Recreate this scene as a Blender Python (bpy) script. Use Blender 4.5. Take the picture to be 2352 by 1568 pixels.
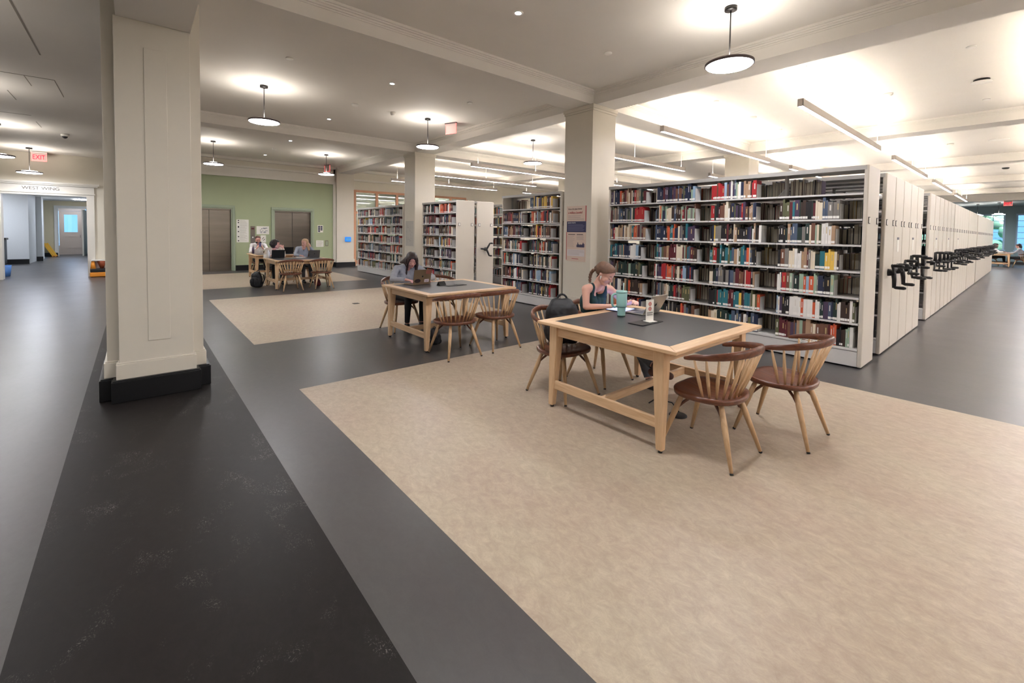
import bpy, bmesh, math, random
from mathutils import Vector, Matrix, noise
import numpy as np
for o in list(bpy.data.objects): bpy.data.objects.remove(o)
SC = bpy.context.scene
COL = SC.collection
PI = math.pi
# ------------------------------------------------------------------ camera, world, exposure
FPX, YAW, PITCH, ROLL, CYP, HCAM = 1016.47, .7049, .0371, -.0132, 571.8, 1.56
cam_data = bpy.data.cameras.new('camera'); cam = bpy.data.objects.new('camera', cam_data); COL.objects.link(cam)
cam_data.sensor_fit = 'HORIZONTAL'; cam_data.sensor_width = 36; cam_data.lens = FPX/2352*36
cam_data.shift_y = -(784-CYP)/2352; cam_data.clip_start = .05; cam_data.clip_end = 300
Fv = np.array([-math.cos(YAW), math.sin(YAW), 0]); Rv = np.array([math.sin(YAW), math.cos(YAW), 0]); Dv = np.array([0, 0, -1.])
Fv, Dv = Fv*math.cos(PITCH)+Dv*math.sin(PITCH), Dv*math.cos(PITCH)-Fv*math.sin(PITCH)
Rv, Dv = Rv*math.cos(ROLL)+Dv*math.sin(ROLL), Dv*math.cos(ROLL)-Rv*math.sin(ROLL)
cam.matrix_world = Matrix(((Rv[0], -Dv[0], -Fv[0], 0), (Rv[1], -Dv[1], -Fv[1], 0), (Rv[2], -Dv[2], -Fv[2], HCAM), (0, 0, 0, 1)))
SC.camera = cam
wd = bpy.data.worlds.new('world'); SC.world = wd; wd.use_nodes = True
wb = wd.node_tree.nodes['Background']; wb.inputs[0].default_value = (.26, .58, 1.0, 1); wb.inputs[1].default_value = .42
sun_d = bpy.data.lights.new('sun', 'SUN'); sun_d.energy = 1.5; sun_d.angle = .02; sun_d.color = (1, .97, .9); sun_o = bpy.data.objects.new('sun', sun_d); COL.objects.link(sun_o); sun_o.rotation_euler = (math.radians(42), 0, math.radians(12))
SC.view_settings.view_transform = 'Standard'; SC.view_settings.look = 'None'
SC.view_settings.gamma = 1; SC.view_settings.use_curve_mapping = False
SC.view_settings.exposure = 2.33
E_PEND, E_PENDUP, E_LIN, E_LINUP, E_DOWN = 18.0, 10.0, 15.0, 14.5, 24.0

def cam_depth_px(p, size):                      # how large a thing of this size shows, in photo pixels
    z = float(np.dot(np.array(p)-np.array([0, 0, HCAM]), Fv)); return FPX*size/max(z, .1)

# ------------------------------------------------------------------ materials
def lin(c): return tuple(((v/255)/12.92 if v/255 <= .04045 else ((v/255+.055)/1.055)**2.4) for v in c)
MATS = {}
def M(name, rgb, rough=.6, metal=0., spec=.5, noise_amt=0., nscale=20, stretch=(1, 1, 1), bump=0., emit=None, estr=0., alpha=None):
    if name in MATS: return MATS[name]
    m = bpy.data.materials.new(name); m.use_nodes = True; nt = m.node_tree; b = nt.nodes['Principled BSDF']
    c = lin(rgb)+(1,)
    b.inputs['Base Color'].default_value = c; b.inputs['Roughness'].default_value = rough
    b.inputs['Metallic'].default_value = metal; b.inputs['Specular IOR Level'].default_value = spec
    if emit: b.inputs['Emission Color'].default_value = lin(emit)+(1,); b.inputs['Emission Strength'].default_value = estr
    tc = nt.nodes.new('ShaderNodeTexCoord'); mp = nt.nodes.new('ShaderNodeMapping'); mp.inputs['Scale'].default_value = stretch
    nt.links.new(tc.outputs['Object'], mp.inputs[0])
    nz = nt.nodes.new('ShaderNodeTexNoise'); nz.inputs['Scale'].default_value = nscale; nz.inputs['Detail'].default_value = 4
    nt.links.new(mp.outputs[0], nz.inputs['Vector'])
    if noise_amt == 0: noise_amt = .03
    mx = nt.nodes.new('ShaderNodeMix'); mx.data_type = 'RGBA'
    mx.inputs[6].default_value = tuple(v*(1-noise_amt) for v in c[:3])+(1,); mx.inputs[7].default_value = tuple(min(1, v*(1+noise_amt)) for v in c[:3])+(1,)
    nt.links.new(nz.outputs[0], mx.inputs[0]); nt.links.new(mx.outputs[2], b.inputs['Base Color'])
    if bump:
        bp = nt.nodes.new('ShaderNodeBump'); bp.inputs['Strength'].default_value = bump; bp.inputs['Distance'].default_value = .01
        nt.links.new(nz.outputs[0], bp.inputs['Height']); nt.links.new(bp.outputs[0], b.inputs['Normal'])
    MATS[name] = m; return m
def wood(name, dark, light, rough=.4, scale=6, axis=0):
    m = bpy.data.materials.new(name); m.use_nodes = True; nt = m.node_tree; b = nt.nodes['Principled BSDF']
    tc = nt.nodes.new('ShaderNodeTexCoord'); mp = nt.nodes.new('ShaderNodeMapping')
    s = [9, 9, 9]; s[axis] = .8; mp.inputs['Scale'].default_value = s
    nz = nt.nodes.new('ShaderNodeTexNoise'); nz.inputs['Scale'].default_value = scale; nz.inputs['Detail'].default_value = 6; nz.inputs['Distortion'].default_value = .6
    cr = nt.nodes.new('ShaderNodeValToRGB'); cr.color_ramp.elements[0].position = .3; cr.color_ramp.elements[1].position = .7
    cr.color_ramp.elements[0].color = lin(dark)+(1,); cr.color_ramp.elements[1].color = lin(light)+(1,)
    nt.links.new(tc.outputs['Object'], mp.inputs[0]); nt.links.new(mp.outputs[0], nz.inputs['Vector']); nt.links.new(nz.outputs[0], cr.inputs[0]); nt.links.new(cr.outputs[0], b.inputs['Base Color'])
    b.inputs['Roughness'].default_value = rough; MATS[name] = m; return m
def lino(name, base, dk, lt, rough, flakes=None):
    m = bpy.data.materials.new(name); m.use_nodes = True; nt = m.node_tree; b = nt.nodes['Principled BSDF']; N = nt.nodes.new; L = nt.links.new
    tc = N('ShaderNodeTexCoord'); mp = N('ShaderNodeMapping'); mp.inputs['Scale'].default_value = (1.0, 1.5, 1); mp.inputs['Rotation'].default_value = (0, 0, .5)
    L(tc.outputs['Object'], mp.inputs[0])
    n1 = N('ShaderNodeTexNoise'); n1.inputs['Scale'].default_value = 12; n1.inputs['Detail'].default_value = 12; n1.inputs['Roughness'].default_value = .82; n1.inputs['Distortion'].default_value = .5
    n2 = N('ShaderNodeTexNoise'); n2.inputs['Scale'].default_value = 1.3; n2.inputs['Detail'].default_value = 3
    for n in (n1, n2): L(mp.outputs[0], n.inputs['Vector'])
    cr = N('ShaderNodeValToRGB'); e = cr.color_ramp.elements; e[0].position = .28; e[0].color = lin(dk)+(1,); e[1].position = .74; e[1].color = lin(lt)+(1,)
    k = e.new(.5); k.color = lin(base)+(1,)
    L(n1.outputs[0], cr.inputs[0])
    mx = N('ShaderNodeMix'); mx.data_type = 'RGBA'; mx.blend_type = 'MULTIPLY'; mx.inputs[0].default_value = .5
    c2 = N('ShaderNodeValToRGB'); c2.color_ramp.elements[0].color = (.90, .80, .78, 1); c2.color_ramp.elements[1].color = (1.0, 1.0, .93, 1)
    c2.color_ramp.elements[0].position = .35; c2.color_ramp.elements[1].position = .65
    L(n2.outputs[0], c2.inputs[0]); L(cr.outputs[0], mx.inputs[6]); L(c2.outputs[0], mx.inputs[7])
    out = mx.outputs[2]
    if flakes:
        n3 = N('ShaderNodeTexNoise'); n3.inputs['Scale'].default_value = 3.2; n3.inputs['Detail'].default_value = 6; n3.inputs['Distortion'].default_value = 1.0
        n4 = N('ShaderNodeTexNoise'); n4.inputs['Scale'].default_value = 48; n4.inputs['Detail'].default_value = 5; n4.inputs['Distortion'].default_value = 2.5
        L(mp.outputs[0], n3.inputs['Vector']); L(mp.outputs[0], n4.inputs['Vector'])
        r3 = N('ShaderNodeMapRange'); r3.inputs[1].default_value = .55; r3.inputs[2].default_value = .74
        r4 = N('ShaderNodeMapRange'); r4.inputs[1].default_value = .56; r4.inputs[2].default_value = .68
        L(n3.outputs[0], r3.inputs[0]); L(n4.outputs[0], r4.inputs[0])
        mu = N('ShaderNodeMath'); mu.operation = 'MULTIPLY'; L(r3.outputs[0], mu.inputs[0]); L(r4.outputs[0], mu.inputs[1])
        m2 = N('ShaderNodeMix'); m2.data_type = 'RGBA'; m2.inputs[7].default_value = lin(flakes)+(1,)
        L(mu.outputs[0], m2.inputs[0]); L(out, m2.inputs[6]); out = m2.outputs[2]
    L(out, b.inputs['Base Color']); b.inputs['Roughness'].default_value = rough; b.inputs['Specular IOR Level'].default_value = .14 if flakes else (.46 if rough < .33 else .3)
    rr = N('ShaderNodeMapRange'); rr.inputs[3].default_value = rough-.02; rr.inputs[4].default_value = rough+.06; L(n2.outputs[0], rr.inputs[0]); L(rr.outputs[0], b.inputs['Roughness'])
    MATS[name] = m; return m
def glass(name, tint=(235, 245, 250), refl=.12):
    m = bpy.data.materials.new(name); m.use_nodes = True; nt = m.node_tree; nt.nodes.clear(); N = nt.nodes.new
    o = N('ShaderNodeOutputMaterial'); t = N('ShaderNodeBsdfTransparent'); t.inputs[0].default_value = lin(tint)+(1,)
    g = N('ShaderNodeBsdfGlossy'); g.inputs['Roughness'].default_value = .03
    mx = N('ShaderNodeMixShader'); fr = N('ShaderNodeLayerWeight'); fr.inputs[0].default_value = .3
    mr = N('ShaderNodeMapRange'); mr.inputs[3].default_value = refl; mr.inputs[4].default_value = .9
    nt.links.new(fr.outputs['Fresnel'], mr.inputs[0]); nt.links.new(mr.outputs[0], mx.inputs[0])
    nt.links.new(t.outputs[0], mx.inputs[1]); nt.links.new(g.outputs[0], mx.inputs[2]); nt.links.new(mx.outputs[0], o.inputs[0]); MATS[name] = m; return m
def glow(name, rgb, s):
    m = bpy.data.materials.new(name); m.use_nodes = True; nt = m.node_tree; b = nt.nodes['Principled BSDF']
    b.inputs['Base Color'].default_value = lin(rgb)+(1,); b.inputs['Emission Color'].default_value = lin(rgb)+(1,); b.inputs['Emission Strength'].default_value = s
    MATS[name] = m; return m

m_beige = lino('beige_linoleum', (177, 163, 145), (160, 144, 127), (198, 187, 166), .38)
m_grey = lino('grey_linoleum', (78, 76, 76), (72, 70, 70), (84, 82, 82), .325)
m_black = lino('black_linoleum', (36, 33, 32), (31, 28, 27), (42, 38, 37), .38, flakes=(120, 114, 110))
m_wall = M('cream_wall_paint', (222, 216, 200), .55, nscale=3)
m_col = M('column_paint', (216, 209, 195), .42, nscale=3)
m_ceil = M('ceiling_paint', (234, 230, 223), .7, nscale=2)
m_trimw = M('white_trim_paint', (226, 222, 212), .35)
m_green = M('sage_green_paint', (168, 178, 142), .5, nscale=3)
m_greent = M('green_trim_paint', (158, 170, 146), .4)
m_blackb = M('black_base', (18, 18, 20), .35)
m_steel = M('brushed_steel', (138, 130, 120), .28, metal=.95, noise_amt=.3, nscale=1.6, stretch=(.3, .3, 3))  # horizontal tone bands imitate reflections in the steel
m_dark = M('dark_metal', (38, 36, 36), .4, metal=.3)
m_bronze = M('dark_bronze_rim', (92, 78, 80), .4, metal=.4)
m_oak = wood('ash_wood', (206, 168, 128), (226, 194, 156), .38, 5, 0)
m_oakz = wood('ash_wood_upright', (206, 168, 128), (226, 194, 156), .38, 5, 2)
m_oaky = wood('ash_wood_crosswise', (206, 168, 128), (226, 194, 156), .38, 5, 1)
m_maple = wood('chair_maple', (196, 160, 120), (216, 184, 146), .38, 6, 2)
m_walnut = wood('walnut', (84, 48, 36), (122, 74, 52), .28, 4, 0)
m_timber = wood('timber_frame', (196, 140, 106), (212, 160, 126), .4, 5, 2)
m_top = M('charcoal_laminate', (66, 66, 67), .34, nscale=60)
m_unit = M('stone_enamel_panel', (205, 197, 185), .42, nscale=200)
m_shelf = M('grey_enamel_shelf', (168, 165, 160), .4)
m_lip = M('light_grey_enamel', (206, 204, 202), .4)
m_white = M('white_plastic', (238, 236, 230), .4)
m_card = M('white_card', (232, 230, 222), .6)
m_blk = M('black_plastic', (22, 22, 24), .42)
m_ink = M('black_ink', (30, 28, 30), .6)
m_lightm = M('fixture_enamel', (190, 180, 172), .4)
g_pend = glow('pendant_diffuser', (250, 250, 255), E_PEND); g_pendup = glow('pendant_uplight', (255, 246, 236), E_PENDUP)
g_lin = glow('linear_diffuser', (250, 246, 255), E_LIN); g_linup = glow('linear_uplight', (255, 247, 234), E_LINUP)
g_down = glow('downlight_lens', (235, 240, 255), E_DOWN); g_exit = glow('exit_red', (255, 12, 44), .42)
g_glass = glass('window_glass'); g_part = glass('partition_glass', (205, 218, 212), .25)

# ------------------------------------------------------------------ mesh builder
class MB:
    def __init__(s): s.bm = bmesh.new(); s.mi = 0; s.sm = False
    def m(s, i, smooth=None):
        s.mi = i
        if smooth is not None: s.sm = smooth
        return s
    def _f(s, vs, smooth=None):
        try: f = s.bm.faces.new(vs)
        except ValueError: return None
        f.material_index = s.mi; f.smooth = s.sm if smooth is None else smooth; return f
    def box(s, x0, x1, y0, y1, z0, z1, mx=None):
        p = [(x, y, z) for x in (x0, x1) for y in (y0, y1) for z in (z0, z1)]
        if mx is not None: p = [mx @ Vector(q) for q in p]
        v = [s.bm.verts.new(q) for q in p]
        for a in ((0, 1, 3, 2), (4, 6, 7, 5), (0, 4, 5, 1), (2, 3, 7, 6), (0, 2, 6, 4), (1, 5, 7, 3)): s._f([v[i] for i in a], False)
        return s
    def quad(s, a, b, c, d): s._f([s.bm.verts.new(q) for q in (a, b, c, d)], False); return s
    def poly(s, pts, ext, mx=None):               # polygon extruded by a vector
        e = Vector(ext); P = [Vector(p) for p in pts]
        if mx is not None: P = [mx @ p for p in P]; e = mx.to_3x3() @ e
        a = [s.bm.verts.new(p) for p in P]; b = [s.bm.verts.new(p+e) for p in P]; n = len(P)
        s._f(a[::-1], False); s._f(b, False)
        for i in range(n): s._f([a[i], a[(i+1) % n], b[(i+1) % n], b[i]], False)
        return s
    def tube(s, path, rads, n=10, cap=True, flat=None, up=None):
        P = [Vector(p) for p in path]; k = len(P)
        if not hasattr(rads, '__len__'): rads = [rads]*k
        rings = []
        u = None
        for i in range(k):
            t = (P[min(i+1, k-1)]-P[max(i-1, 0)]).normalized()
            if up is not None: w = Vector(up); w = (w-t*w.dot(t)).normalized(); u = w.cross(t).normalized()
            elif u is None:
                w = Vector((0, 0, 1)) if abs(t.z) < .9 else Vector((1, 0, 0)); u = t.cross(w).normalized()
            else: u = (u-t*u.dot(t)).normalized()
            v = t.cross(u).normalized()
            r = rads[i]; ru, rv = (r, r) if not hasattr(r, '__len__') else r
            rings.append([s.bm.verts.new(P[i]+u*(ru*math.cos(a))+v*(rv*math.sin(a))) for a in [2*PI*(j+.5)/n for j in range(n)]])
        for i in range(k-1):
            for j in range(n): s._f([rings[i][j], rings[i][(j+1) % n], rings[i+1][(j+1) % n], rings[i+1][j]], n > 4)
        if cap: s._f(rings[0][::-1], False); s._f(rings[-1], False)
        return s
    def lathe(s, prof, c=(0, 0, 0), n=24, mx=None):
        c = Vector(c); rings = []
        for r, z in prof:
            if r < 1e-5: p = c+Vector((0, 0, z)); rings.append([s.bm.verts.new(mx @ p if mx is not None else p)])
            else:
                q = [c+Vector((r*math.cos(2*PI*j/n), r*math.sin(2*PI*j/n), z)) for j in range(n)]
                rings.append([s.bm.verts.new(mx @ p if mx is not None else p) for p in q])
        for a, b in zip(rings, rings[1:]):
            for j in range(n):
                if len(a) == 1 and len(b) == 1: continue
                if len(a) == 1: s._f([a[0], b[j], b[(j+1) % n]])
                elif len(b) == 1: s._f([a[j], a[(j+1) % n], b[0]])
                else: s._f([a[j], a[(j+1) % n], b[(j+1) % n], b[j]])
        return s
    def ell(s, c, r, mx=None, n=16, k=10):
        c = Vector(c); rings = []
        for i in range(k+1):
            th = PI*i/k
            if i in (0, k): q = [Vector((0, 0, math.cos(th)))]
            else: q = [Vector((math.sin(th)*math.cos(2*PI*j/n), math.sin(th)*math.sin(2*PI*j/n), math.cos(th))) for j in range(n)]
            q = [Vector((p.x*r[0], p.y*r[1], p.z*r[2])) for p in q]
            if mx is not None: q = [mx @ p for p in q]
            rings.append([s.bm.verts.new(c+p) for p in q])
        for a, b in zip(rings, rings[1:]):
            for j in range(n):
                if len(a) == 1: s._f([a[0], b[j], b[(j+1) % n]], True)
                elif len(b) == 1: s._f([a[j], b[0], a[(j+1) % n]], True)
                else: s._f([a[j], b[j], b[(j+1) % n], a[(j+1) % n]], True)
        return s
    def build(s, name, mats, parent=None, bevel=0, loc=None, seg=2):
        bmesh.ops.recalc_face_normals(s.bm, faces=s.bm.faces)
        me = bpy.data.meshes.new(name); s.bm.to_mesh(me); s.bm.free()
        for m in (mats if isinstance(mats, (list, tuple)) else [mats]): me.materials.append(m)
        o = bpy.data.objects.new(name, me); COL.objects.link(o)
        if parent: o.parent = parent
        if loc: o.location = loc
        if bevel:
            b = o.modifiers.new('bevel', 'BEVEL'); b.width = bevel; b.segments = seg; b.limit_method = 'ANGLE'; b.angle_limit = .6
        return o
def tag(o, label, cat, group=None, kind=None):
    if label: o['label'] = label
    if cat: o['category'] = cat
    if group: o['group'] = group
    if kind: o['kind'] = kind
    return o
def empty(name, label, cat, loc=(0, 0, 0), rz=0, group=None):
    o = bpy.data.objects.new(name, None); COL.objects.link(o); o.location = loc; o.rotation_euler = (0, 0, rz); o.empty_display_size = .1
    return tag(o, label, cat, group)
def struct(o, kind='structure'): o['kind'] = kind; return o
CH = {}
def copy_tree(o, parent=None):
    c = o.copy(); COL.objects.link(c); c.parent = parent
    for ch in KIDS(o): copy_tree(ch, c)
    return c
def KIDS(o): return [x for x in ALLOBJ() if x.parent == o]
def ALLOBJ(): return list(bpy.data.objects)
def textobj(name, body, size, mat, loc, rot, parent=None, ext=.001, align='LEFT', sx=1.0, spacing=1.0):
    cu = bpy.data.curves.new(name, 'FONT'); cu.body = body; cu.size = size; cu.extrude = ext; cu.align_x = align; cu.space_character = spacing
    t = bpy.data.objects.new('t', cu); COL.objects.link(t); bpy.context.view_layer.update()
    me = bpy.data.meshes.new_from_object(t.evaluated_get(bpy.context.evaluated_depsgraph_get())); bpy.data.objects.remove(t)
    o = bpy.data.objects.new(name, me); COL.objects.link(o); me.materials.clear(); me.materials.append(mat)
    o.location = loc; o.rotation_euler = rot; o.scale = (sx, 1, 1)
    if parent: o.parent = parent
    return o
FACE_NY = (PI/2, 0, 0)            # text readable on a face looking to -y
FACE_PX = (PI/2, 0, PI/2)         # text readable on a face looking to +x

# ------------------------------------------------------------------ the room
XW = -19.3; ZC = 4.22; ZS = 3.97; ZL = 3.75; YN = 42.0
def floor():
    b = MB(); xs = [-38, -18.2, -13.7, -11.6, -6.76, -4.6, 2.4, 6.0]; ys = [-8, -.38, .72, 1.2, 5.62, YN]
    for i in range(len(xs)-1):
        for j in range(len(ys)-1):
            x0, x1, y0, y1 = xs[i], xs[i+1], ys[j], ys[j+1]
            mi = 1
            if j == 1 and x0 > -18.5: mi = 2
            if j == 3 and (x0, x1) in ((-18.2, -13.7), (-11.6, -6.76), (-4.6, 2.4)): mi = 0
            b.m(mi).quad((x0, y0, 0), (x1, y0, 0), (x1, y1, 0), (x0, y1, 0))
            b.m(1).quad((x0, y0, -.1), (x0, y1, -.1), (x1, y1, -.1), (x1, y0, -.1))
    bmesh.ops.remove_doubles(b.bm, verts=b.bm.verts, dist=1e-4)
    struct(b.build('floor', [m_beige, m_grey, m_black]))
floor()
struct(MB().box(XW, 6, .42, 35.6, ZC, ZC+.12).build('ceiling', m_ceil))
def left_ceiling():
    b = MB().box(XW, 6, -8, -.1, ZL, ZL+.12)
    b.build('ceiling_corridor', m_ceil)['kind'] = 'structure'
    t = MB(); z = ZL-.004
    def bar(x0, x1, y0, y1): t.box(x0, x1, y0, y1, z, ZL+.002)
    bar(-8.3, 5, -.905, -.89); bar(-9.58, -9.565, -3, -.9); bar(-10.2, -9.58, -1.21, -1.2); bar(-11.5, -10.8, -1.55, -1.54); bar(-12.92, -12.9, -3.2, -1.54); bar(-14.3, -13.6, -1.56, -1.55); bar(-10.7, -9.58, -.9, -.89)
    struct(t.build('trim_1', M('seam_grey', (150, 142, 132), .6)))
left_ceiling()
def beam(name, x0, x1, y0, y1, z0, z1, mold=True):
    b = MB().box(x0, x1, y0, y1, z0, z1)
    if mold:
        for ee, a0, a1 in ((.075, .052, .001), (.055, .072, .052), (.03, .095, .072), (.012, .115, .095)): b.box(x0-ee, x1+ee, y0-ee, y1+ee, z1-a0, z1-a1)
    return struct(b.build(name, m_ceil))
beam('trim_beam', -19.2, 6, -.11, .42, 3.41, ZC+.1, False)
YB = [6.57+7.0*i for i in range(5)]
for i, y in enumerate(YB): beam('trim_beam', -19.2, 6, y, y+.56, ZS, ZC+.02)
for xc in (-5.70, -12.6): 
    beam('trim_beam', xc-.28, xc+.28, .43, 35.5, ZS+.004, ZC+.018)
beam('trim_beam', 1.2, 1.76, .43, 35.5, ZS+.004, ZC+.018)
def column(cx, cy, w=.70, cap=True):
    h = w/2
    b = MB().box(cx-h, cx+h, cy-h, cy+h, 0, ZS)
    b.box(cx-h-.03, cx+h+.03, cy-h-.03, cy+h+.03, ZS-.07, ZS-.001); b.box(cx-h-.015, cx+h+.015, cy-h-.015, cy+h+.015, ZS-.11, ZS-.07)
    b.box(cx-h-.025, cx+h+.025, cy-h-.025, cy+h+.025, .2, .33)
    b.m(1).box(cx-h-.05, cx+h+.05, cy-h-.05, cy+h+.05, .001, .2)
    return struct(b.build('column', [m_col, m_blackb]))
CXS = (-5.72, -12.59)
for cx in CXS:
    for y in (6.85, 13.85, 20.85, 27.85): column(cx, y, .69)
def corner_column():
    b = MB(); z1 = 3.41
    b.box(-6.20, -5.25, -.128, .415, .02, z1); b.box(-6.10, -5.37, -.212, .505, .02, z1+.34)
    b.box(-5.2505, -5.243, .075, .24, .52, 3.18)
    def rng(e, z0, zz): b.box(-6.20-e, -5.25+e, -.128-e, .415+e, z0, zz); b.box(-6.10-e, -5.37+e, -.212-e, .505+e, z0, zz)
    rng(.022, .2, .335); rng(.012, .335, .35)
    b.m(1); rng(.055, .001, .19); rng(.045, .19, .2)
    struct(b.build('column', [m_col, m_blackb], bevel=.006))
corner_column()

# west wall: green lift lobby, west-wing portal, glazed partition
def west_wall():
    b = MB(); t = .3
    X0, X1 = XW-t, XW
    # green recess
    g = MB()
    for y0, y1, z0, z1 in ((.5, 1.28, 0, 3.5), (2.80, 4.08, 0, 3.5), (5.60, 6.42, 0, 3.5), (1.28, 2.80, 2.38, 3.5), (4.08, 5.60, 2.38, 3.5)):
        g.box(X0, X1-.02, y0, y1, z0, z1)
    struct(g.build('wall_west_lobby', m_green))
    b.box(X0, X1, .42, 6.5, 3.5, ZC); b.box(X0, X1, 6.42, 7.25, 0, ZC); b.box(X0, X1+.0, -.1, .5, 0, ZC)
    b.box(X0, X1, -1.09, -.1, 0, ZL); b.box(X0, X1, -2.96, -1.09, 2.52, ZL); b.box(X0, X1, -8, -2.96, 0, ZL)
    b.box(X0, X1, 7.25, 13.2, 3.34, ZC); b.box(X0, X1, 13.2, YN, 0, ZC); b.box(X0, X1, 7.25, 13.2, 0, .1)
    struct(b.build('wall_west', m_wall))
    w = MB()   # white mouldings over and beside the lobby
    w.box(X1, X1+.06, .5, 6.48, 3.5, 3.62); w.box(X1, X1+.03, .5, 6.48, 3.62, 3.86); w.box(X1, X1+.09, .5, 6.48, 3.86, 3.93); w.box(X1, X1+.13, .5, 6.5, 4.12, ZC)
    w.box(X1-.02, X1+.05, 6.40, 6.50, .2, 3.62)
    w.box(X1, X1+.07, 7.25, 13.2, 3.72, 3.80); w.box(X1, X1+.10, 7.2, 35, 4.1, ZC)
    struct(w.build('trim_2', m_trimw, bevel=.005))
    # engaged pilaster
    p = MB().box(XW, XW+.2, 6.5, 7.22, 0, ZC)
    p.box(XW, XW+.225, 6.48, 7.245, .2, .33); p.m(1).box(XW, XW+.25, 6.45, 7.27, .001, .2)
    struct(p.build('column', [m_col, m_blackb]))
    k = MB()
    for y0, y1 in ((.5, 1.24), (2.84, 4.04), (5.64, 6.45)): k.box(XW-.02, XW+.03, y0, y1, .001, .2)
    k.box(XW, XW+.03, -8, -2.97, .001, .2)
    struct(k.build('baseboard_west', m_blackb))
    # portal trim with lettering
    q = MB()
    q.box(XW, XW+.048, -1.16, -.98, 0, 2.499); q.box(XW, XW+.048, -3.12, -2.94, 0, 2.499)
    q.box(XW, XW+.05, -3.12, -.98, 2.50, 2.84); q.box(XW, XW+.075, -3.14, -.96, 2.56, 2.60); q.box(XW, XW+.12, -3.2, -.86, 2.84, 2.90); q.box(XW, XW+.09, -3.16, -.9, 2.80, 2.84)
    q.box(XW-.29, XW, -1.10, -1.07, 0, 2.52); q.box(XW-.29, XW, -2.98, -2.95, 0, 2.52)
    tr = struct(q.build('trim_3', m_trimw, bevel=.004))
    textobj('lettering', 'WEST WING', .128, M('grey_letters', (84, 80, 76), .5), (XW+.052, -2.53, 2.655), FACE_PX, tr, .006, sx=1.08, spacing=1.0)
west_wall()
def lift(n, y0):
    # opening y0..y0+1.52, frame, two leaves
    e = bpy.data.objects.new('door_%d' % n, None); COL.objects.link(e); e.location = (XW, y0+.76, 0); e['kind'] = 'structure'
    f = MB(); w = .76
    for s in (-1, 1): f.box(-.02, .045, s*w-(.05 if s > 0 else .03), s*w+(.03 if s > 0 else .05), 0, 2.34); f.box(-.03, .02, s*(w-.07)-.02, s*(w-.07)+.02, 0, 2.30)
    f.box(-.02, .046, -w-.031, w+.031, 2.3401, 2.43); f.box(-.03, .019, -w+.05, w-.05, 2.3001, 2.34)
    f.build('door_frame', m_greent, e, bevel=.006)
    j = MB(); j.box(-.16, -.03, w-.10, w-.05, 0, 2.3); j.box(-.16, -.03, -w+.05, -w+.10, 0, 2.3); j.box(-.16, -.03, -w+.1, w-.1, 2.26, 2.3); j.build('jamb', m_steel, e)
    MB().box(-.18, -.14, -.66, -.004, .01, 2.26).build('door_leaf', m_steel, e, bevel=.004)
    MB().box(-.18, -.14, .004, .66, .01, 2.26).build('door_leaf', m_steel, e, bevel=.004)
    MB().box(-.29, -.19, -.8, .8, 0, 2.35).build('shaft_wall', m_blk, e)
    MB().box(-.14, .02, -.66, .66, .0, .012).build('sill', m_steel, e)
    MB().box(-.135, -.12, .655, .67, 1.32, 1.46).build('hall_lantern', m_blk, e)
lift(1, 1.28); lift(2, 4.08)
def partition():
    e = bpy.data.objects.new('window_1', None); COL.objects.link(e); e.location = (XW, 7.25, 0); e['kind'] = 'structure'
    f = MB(); ys = [.13+.98*i for i in range(7)]
    f.box(-.06, .06, .02, .13, 0, 3.239); f.box(-.061, .061, .02, 5.94, 3.24, 3.34); f.box(-.061, .061, .131, 5.94, .1, .25); f.box(-.045, .045, .131, 5.94, 2.3, 2.4)
    for y in ys[1:]: f.box(-.05, .05, y-.08, y+.03, .251, 3.239)
    f.build('window_frame', m_timber, e, bevel=.005)
    for a, c in zip(ys, ys[1:]):
        MB().box(-.006, .006, a+.0, c-.08, .25, 3.24).build('pane', g_part, e)
partition()
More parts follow.
